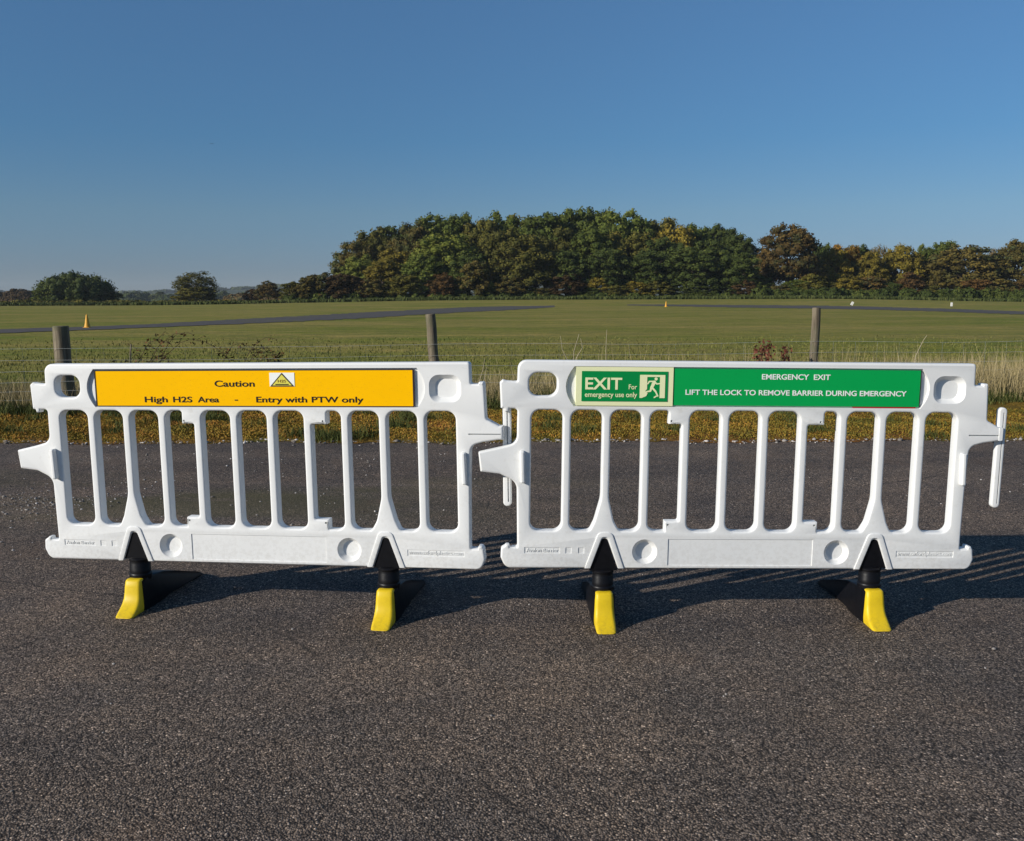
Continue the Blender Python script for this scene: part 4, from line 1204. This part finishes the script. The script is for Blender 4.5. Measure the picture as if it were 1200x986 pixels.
front = [(448, 300, 44, 'yellowish'), (494, 294, 50, 'green'), (549, 292, 50, 'dark green'), (611, 267, 70, 'olive'), (664, 288, 50, 'dark green'), (712, 286, 54, 'dark green'), (760, 290, 54, 'dark green'), (812, 286, 68, 'dark green'), (862, 288, 52, 'dark green')]
for k, (px, top, w, c) in enumerate(front):
    plant_tree(px, top, w * 1.1, 190, c, 'full', 'broadleaf_tree', f'{c} rounded tree at the front of the wood, {ORD[k]} from its left end', 'tree', 'front trees of the wood')
shr = [(342, 329, 24, 'olive'), (358, 322, 30, 'olive brown'), (377, 317, 34, 'olive brown'), (398, 318, 34, 'dark brown'), (417, 322, 34, 'dark brown'), (437, 324, 32, 'olive brown'), (456, 328, 28, 'olive'), (476, 319, 34, 'olive'), (497, 326, 26, 'dark green'), (517, 318, 30, 'red brown'),
       (537, 326, 26, 'dark green'), (556, 302, 34, 'olive brown'), (574, 328, 26, 'green'), (597, 322, 32, 'olive brown'), (618, 334, 24, 'dark green'), (637, 336, 22, 'olive brown'), (664, 320, 38, 'dark brown'), (690, 336, 24, 'dark green'), (701, 322, 20, 'yellowish'), (722, 333, 28, 'olive'), (747, 329, 30, 'yellowish'), (771, 328, 28, 'olive'), (798, 334, 26, 'dark green'), (824, 333, 28, 'dark green'), (850, 334, 26, 'dark green'), (872, 327, 24, 'dark brown')]
for k, (px, top, w, c) in enumerate(shr):
    plant_tree(px, top, w * 1.2, 186 - (k % 2), c, 'shrub', 'shrub', f'{c} shrub at the foot of the wood, {ORD[k]} from its left end', 'shrub', 'shrubs at the foot of the wood')
# trees right of the wood
right = [(925, 256, 66, 196, 'brown', 'full', 'tall russet brown tree standing right of the dark wood'),
         (966, 282, 34, 214, 'dark green', 'full', 'small dark tree peeping between the russet tree and the orange trees'),
         (900, 306, 30, 200, 'olive', 'loose', 'low olive tree filling the gap beside the dark end of the wood'),
         (978, 288, 40, 200, 'yellowish', 'full', 'yellowish tree just right of the tall russet tree'),
         (991, 279, 40, 203, 'orange', 'full', 'orange autumn tree left of a dark green top in the right hand tree row'),
         (1010, 281, 34, 210, 'dark green', 'full', 'dark green treetop behind the orange trees'),
         (1020, 290, 40, 200, 'yellowish', 'full', 'dull yellow tree below the dark green treetop'),
         (1031, 284, 26, 206, 'greyish tan', 'loose', 'greyish tan tree with nearly bare crown in the right hand row'),
         (1058, 283, 48, 202, 'yellowish', 'full', 'yellow green tree right of the nearly bare tree'),
         (1083, 284, 32, 206, 'green', 'full', 'narrow green tree left of the tallest green crown at right'),
         (1103, 274, 40, 208, 'green', 'full', 'tallest green crown in the right hand tree row'),
         (1131, 281, 76, 197, 'olive brown', 'full', 'broad olive brown tree with layered crown near the right edge'),
         (1168, 288, 32, 210, 'greyish tan', 'loose', 'thin greyish tree seen in the gap near the right edge'),
         (1196, 277, 58, 196, 'olive brown', 'full', 'olive brown tree cut by the right edge of the view'),
         (1250, 272, 62, 200, 'olive', 'full', 'olive tree beyond the right edge of the view')]
for (px, top, w, D, c, kd, lb) in right:
    plant_tree(px, top, w * 1.08, D, c, kd, 'autumn_tree', lb, 'tree', 'trees right of the wood')
rshr = [(893, 322, 26, 'dark green'), (912, 332, 26, 'olive brown'), (934, 326, 30, 'green'), (952, 320, 30, 'olive'), (974, 330, 26, 'olive'), (996, 322, 32, 'yellowish'), (1020, 322, 32, 'brown'), (1044, 330, 28, 'dark green'), (1068, 317, 32, 'red brown'), (1090, 332, 24, 'olive'), (1146, 325, 34, 'red brown'), (1172, 326, 34, 'olive brown'), (1198, 326, 34, 'brown')]
for k, (px, top, w, c) in enumerate(rshr):
    plant_tree(px, top, w * 1.2, 189 - (k % 2), c, 'shrub', 'shrub', f'{c} bush under the autumn trees, {ORD[k]} from the dark end of the wood', 'shrub', 'bushes under the autumn trees')

# left hand trees
plant_tree(86, 321, 88, 240, 'dark green', 'dome', 'broadleaf_tree', 'broad domed dark green tree standing alone at far left', 'tree')
plant_tree(62, 334, 46, 236, 'green', 'shrub', 'shrub', 'green bush under the left side of the domed tree', 'shrub')
plant_tree(122, 338, 36, 240, 'dark green', 'shrub', 'shrub', 'dark low bush at the right foot of the domed tree', 'shrub')
plant_tree(229, 317, 50, 232, 'olive', 'open', 'broadleaf_tree', 'olive tree with see-through top standing between the domed tree and the wood', 'tree')
plant_tree(228, 333, 50, 230, 'olive', 'shrub', 'shrub', 'olive undergrowth wrapped round the tree with the see-through top', 'shrub')
plant_tree(314, 328, 30, 230, 'brown', 'full', 'broadleaf_tree', 'small dark brown tree close to the left end of the wood', 'tree')
plant_tree(296, 338, 22, 236, 'dark brown', 'shrub', 'shrub', 'low brown bush left of the small brown tree', 'shrub')

# hedge and distant tree lines: leaf clumps in one mass each
def band(name, px0, px1, D, topf, depth, colour, leaf, label, cat, kind=None, n=5000, gap=0.0, seed=1):
    g_ = np.random.default_rng(seed)
    x0_ = at(px0, 350, D)[0]; x1_ = at(px1, 350, D)[0]
    nb = max(4, int((x1_ - x0_) / (depth * 0.55)))
    V = []; T = []
    for k in range(nb):
        cx_ = x0_ + (x1_ - x0_) * (k + g_.uniform(0, 1)) / nb; cy_ = D + g_.uniform(-0.5, 0.5) * depth
        px_ = 600 + cx_ / D * FPX * 0.991
        topz = at(px_, topf(px_), D)[2]; gz = float(terrain(cx_, cy_))
        h_ = (topz - gz) * g_.uniform(0.82, 1.0); r_ = depth * g_.uniform(0.5, 0.8)
        m_ = n // nb
        d = g_.normal(0, 1, (m_, 3)); d /= np.linalg.norm(d, axis=1, keepdims=True); d[:, 2] = np.abs(d[:, 2])
        bp = 1 + 0.12 * np.sin(d[:, 0] * 8 + k) * np.cos(d[:, 2] * 9)
        pos = d * bp[:, None] * np.array([r_, r_, h_]) + np.array([cx_, cy_, gz])
        nm = d + g_.normal(0, 0.4, (m_, 3)); nm /= np.linalg.norm(nm, axis=1, keepdims=True)
        a = np.cross(nm, g_.normal(0, 1, (m_, 3))); a /= np.linalg.norm(a, axis=1, keepdims=True); b = np.cross(nm, a)
        s_ = (leaf * g_.uniform(0.6, 1.3, m_))[:, None]
        V.append(np.stack([pos - a * s_ * .5, pos - b * s_ * .4, pos + a * s_ * .5, pos + b * s_ * .4], 1).reshape(-1, 3))
        T.append(np.repeat(np.clip(g_.uniform(0.2, 0.8) + g_.normal(0, 0.15, m_), 0, 1), 4))
    V = np.concatenate(V); T = np.concatenate(T)
    me = mesh_np(name, V, np.arange(len(V)).reshape(-1, 4), 4); add_tint(me, T)
    o = link(name, me, LEAF[colour]); tag(o, label, cat, kind=kind)
    return o
band('hedge', 336, 892, 184, lambda p: 344 + 2 * math.sin(p / 17), 2.2, 'dark green', 0.5, 'low dark hedge running along the foot of the wood', 'hedge', None, 26000, seed=2)
band('hedge', 888, 1290, 183, lambda p: 338 + 1.5 * math.sin(p / 13), 2.8, 'dark green', 0.5, 'clipped dark green hedge under the autumn trees at right', 'hedge', None, 26000, seed=3)
band('hedge', -420, 340, 205, lambda p: 352.0 + 0.8 * math.sin(p / 9), 1.6, 'olive', 0.4, 'low olive hedge closing the far side of the grass at left', 'hedge', None, 28000, seed=4)
band('far_woodland', -700, 46, 380, lambda p: 339.5 + 2 * math.sin(p / 7), 9, 'dark brown', 1.1, 'dark tree line at the far left edge behind the hedge', 'woodland', 'stuff', 40000, seed=5)
band('far_woodland', 110, 345, 800, lambda p: 343.5 + 1.5 * math.sin(p / 15), 20, 'far blue green', 2.2, 'distant blue tree belt between the domed tree and the wood', 'woodland', 'stuff', 20000, seed=6)
band('far_woodland', 262, 345, 520, lambda p: 344 + 2 * math.sin(p / 6), 11, 'brown', 1.5, 'brownish far tree belt just left of the wood', 'woodland', 'stuff', 8000, seed=7)
band('far_woodland', -640, 350, 2150, lambda p: (340.0 if p < 250 else 337 - (p - 250) * 0.035) + 1.0 * math.sin(p / 21), 70, 'far blue green', 7, 'hazy wooded ridge on the horizon at left', 'woodland', 'stuff', 24000, seed=8)

# ------------------------------------------------------------------ haze
bm = bmesh.new()
bmesh.ops.create_cube(bm, size=1.0)
me = bpy.data.meshes.new('haze'); bm.to_mesh(me); bm.free()
hz = link('haze', me)
hz.scale = (5400, 3400, 60.0); hz.location = (0, 1350, 60.0 / 2 - 9.0)
tag(hz, 'thin blue air haze over the airfield', 'haze', kind='stuff')
hm = bpy.data.materials.new('haze_air'); hm.use_nodes = True
hn = hm.node_tree.nodes; hn.clear()
pv = hn.new('ShaderNodeVolumePrincipled'); ho = hn.new('ShaderNodeOutputMaterial')
pv.inputs['Color'].default_value = (0.80, 0.90, 1.0, 1); pv.inputs['Density'].default_value = 0.00011
pv.inputs['Anisotropy'].default_value = 0.0
hm.node_tree.links.new(pv.outputs[0], ho.inputs['Volume'])
me.materials.append(hm)
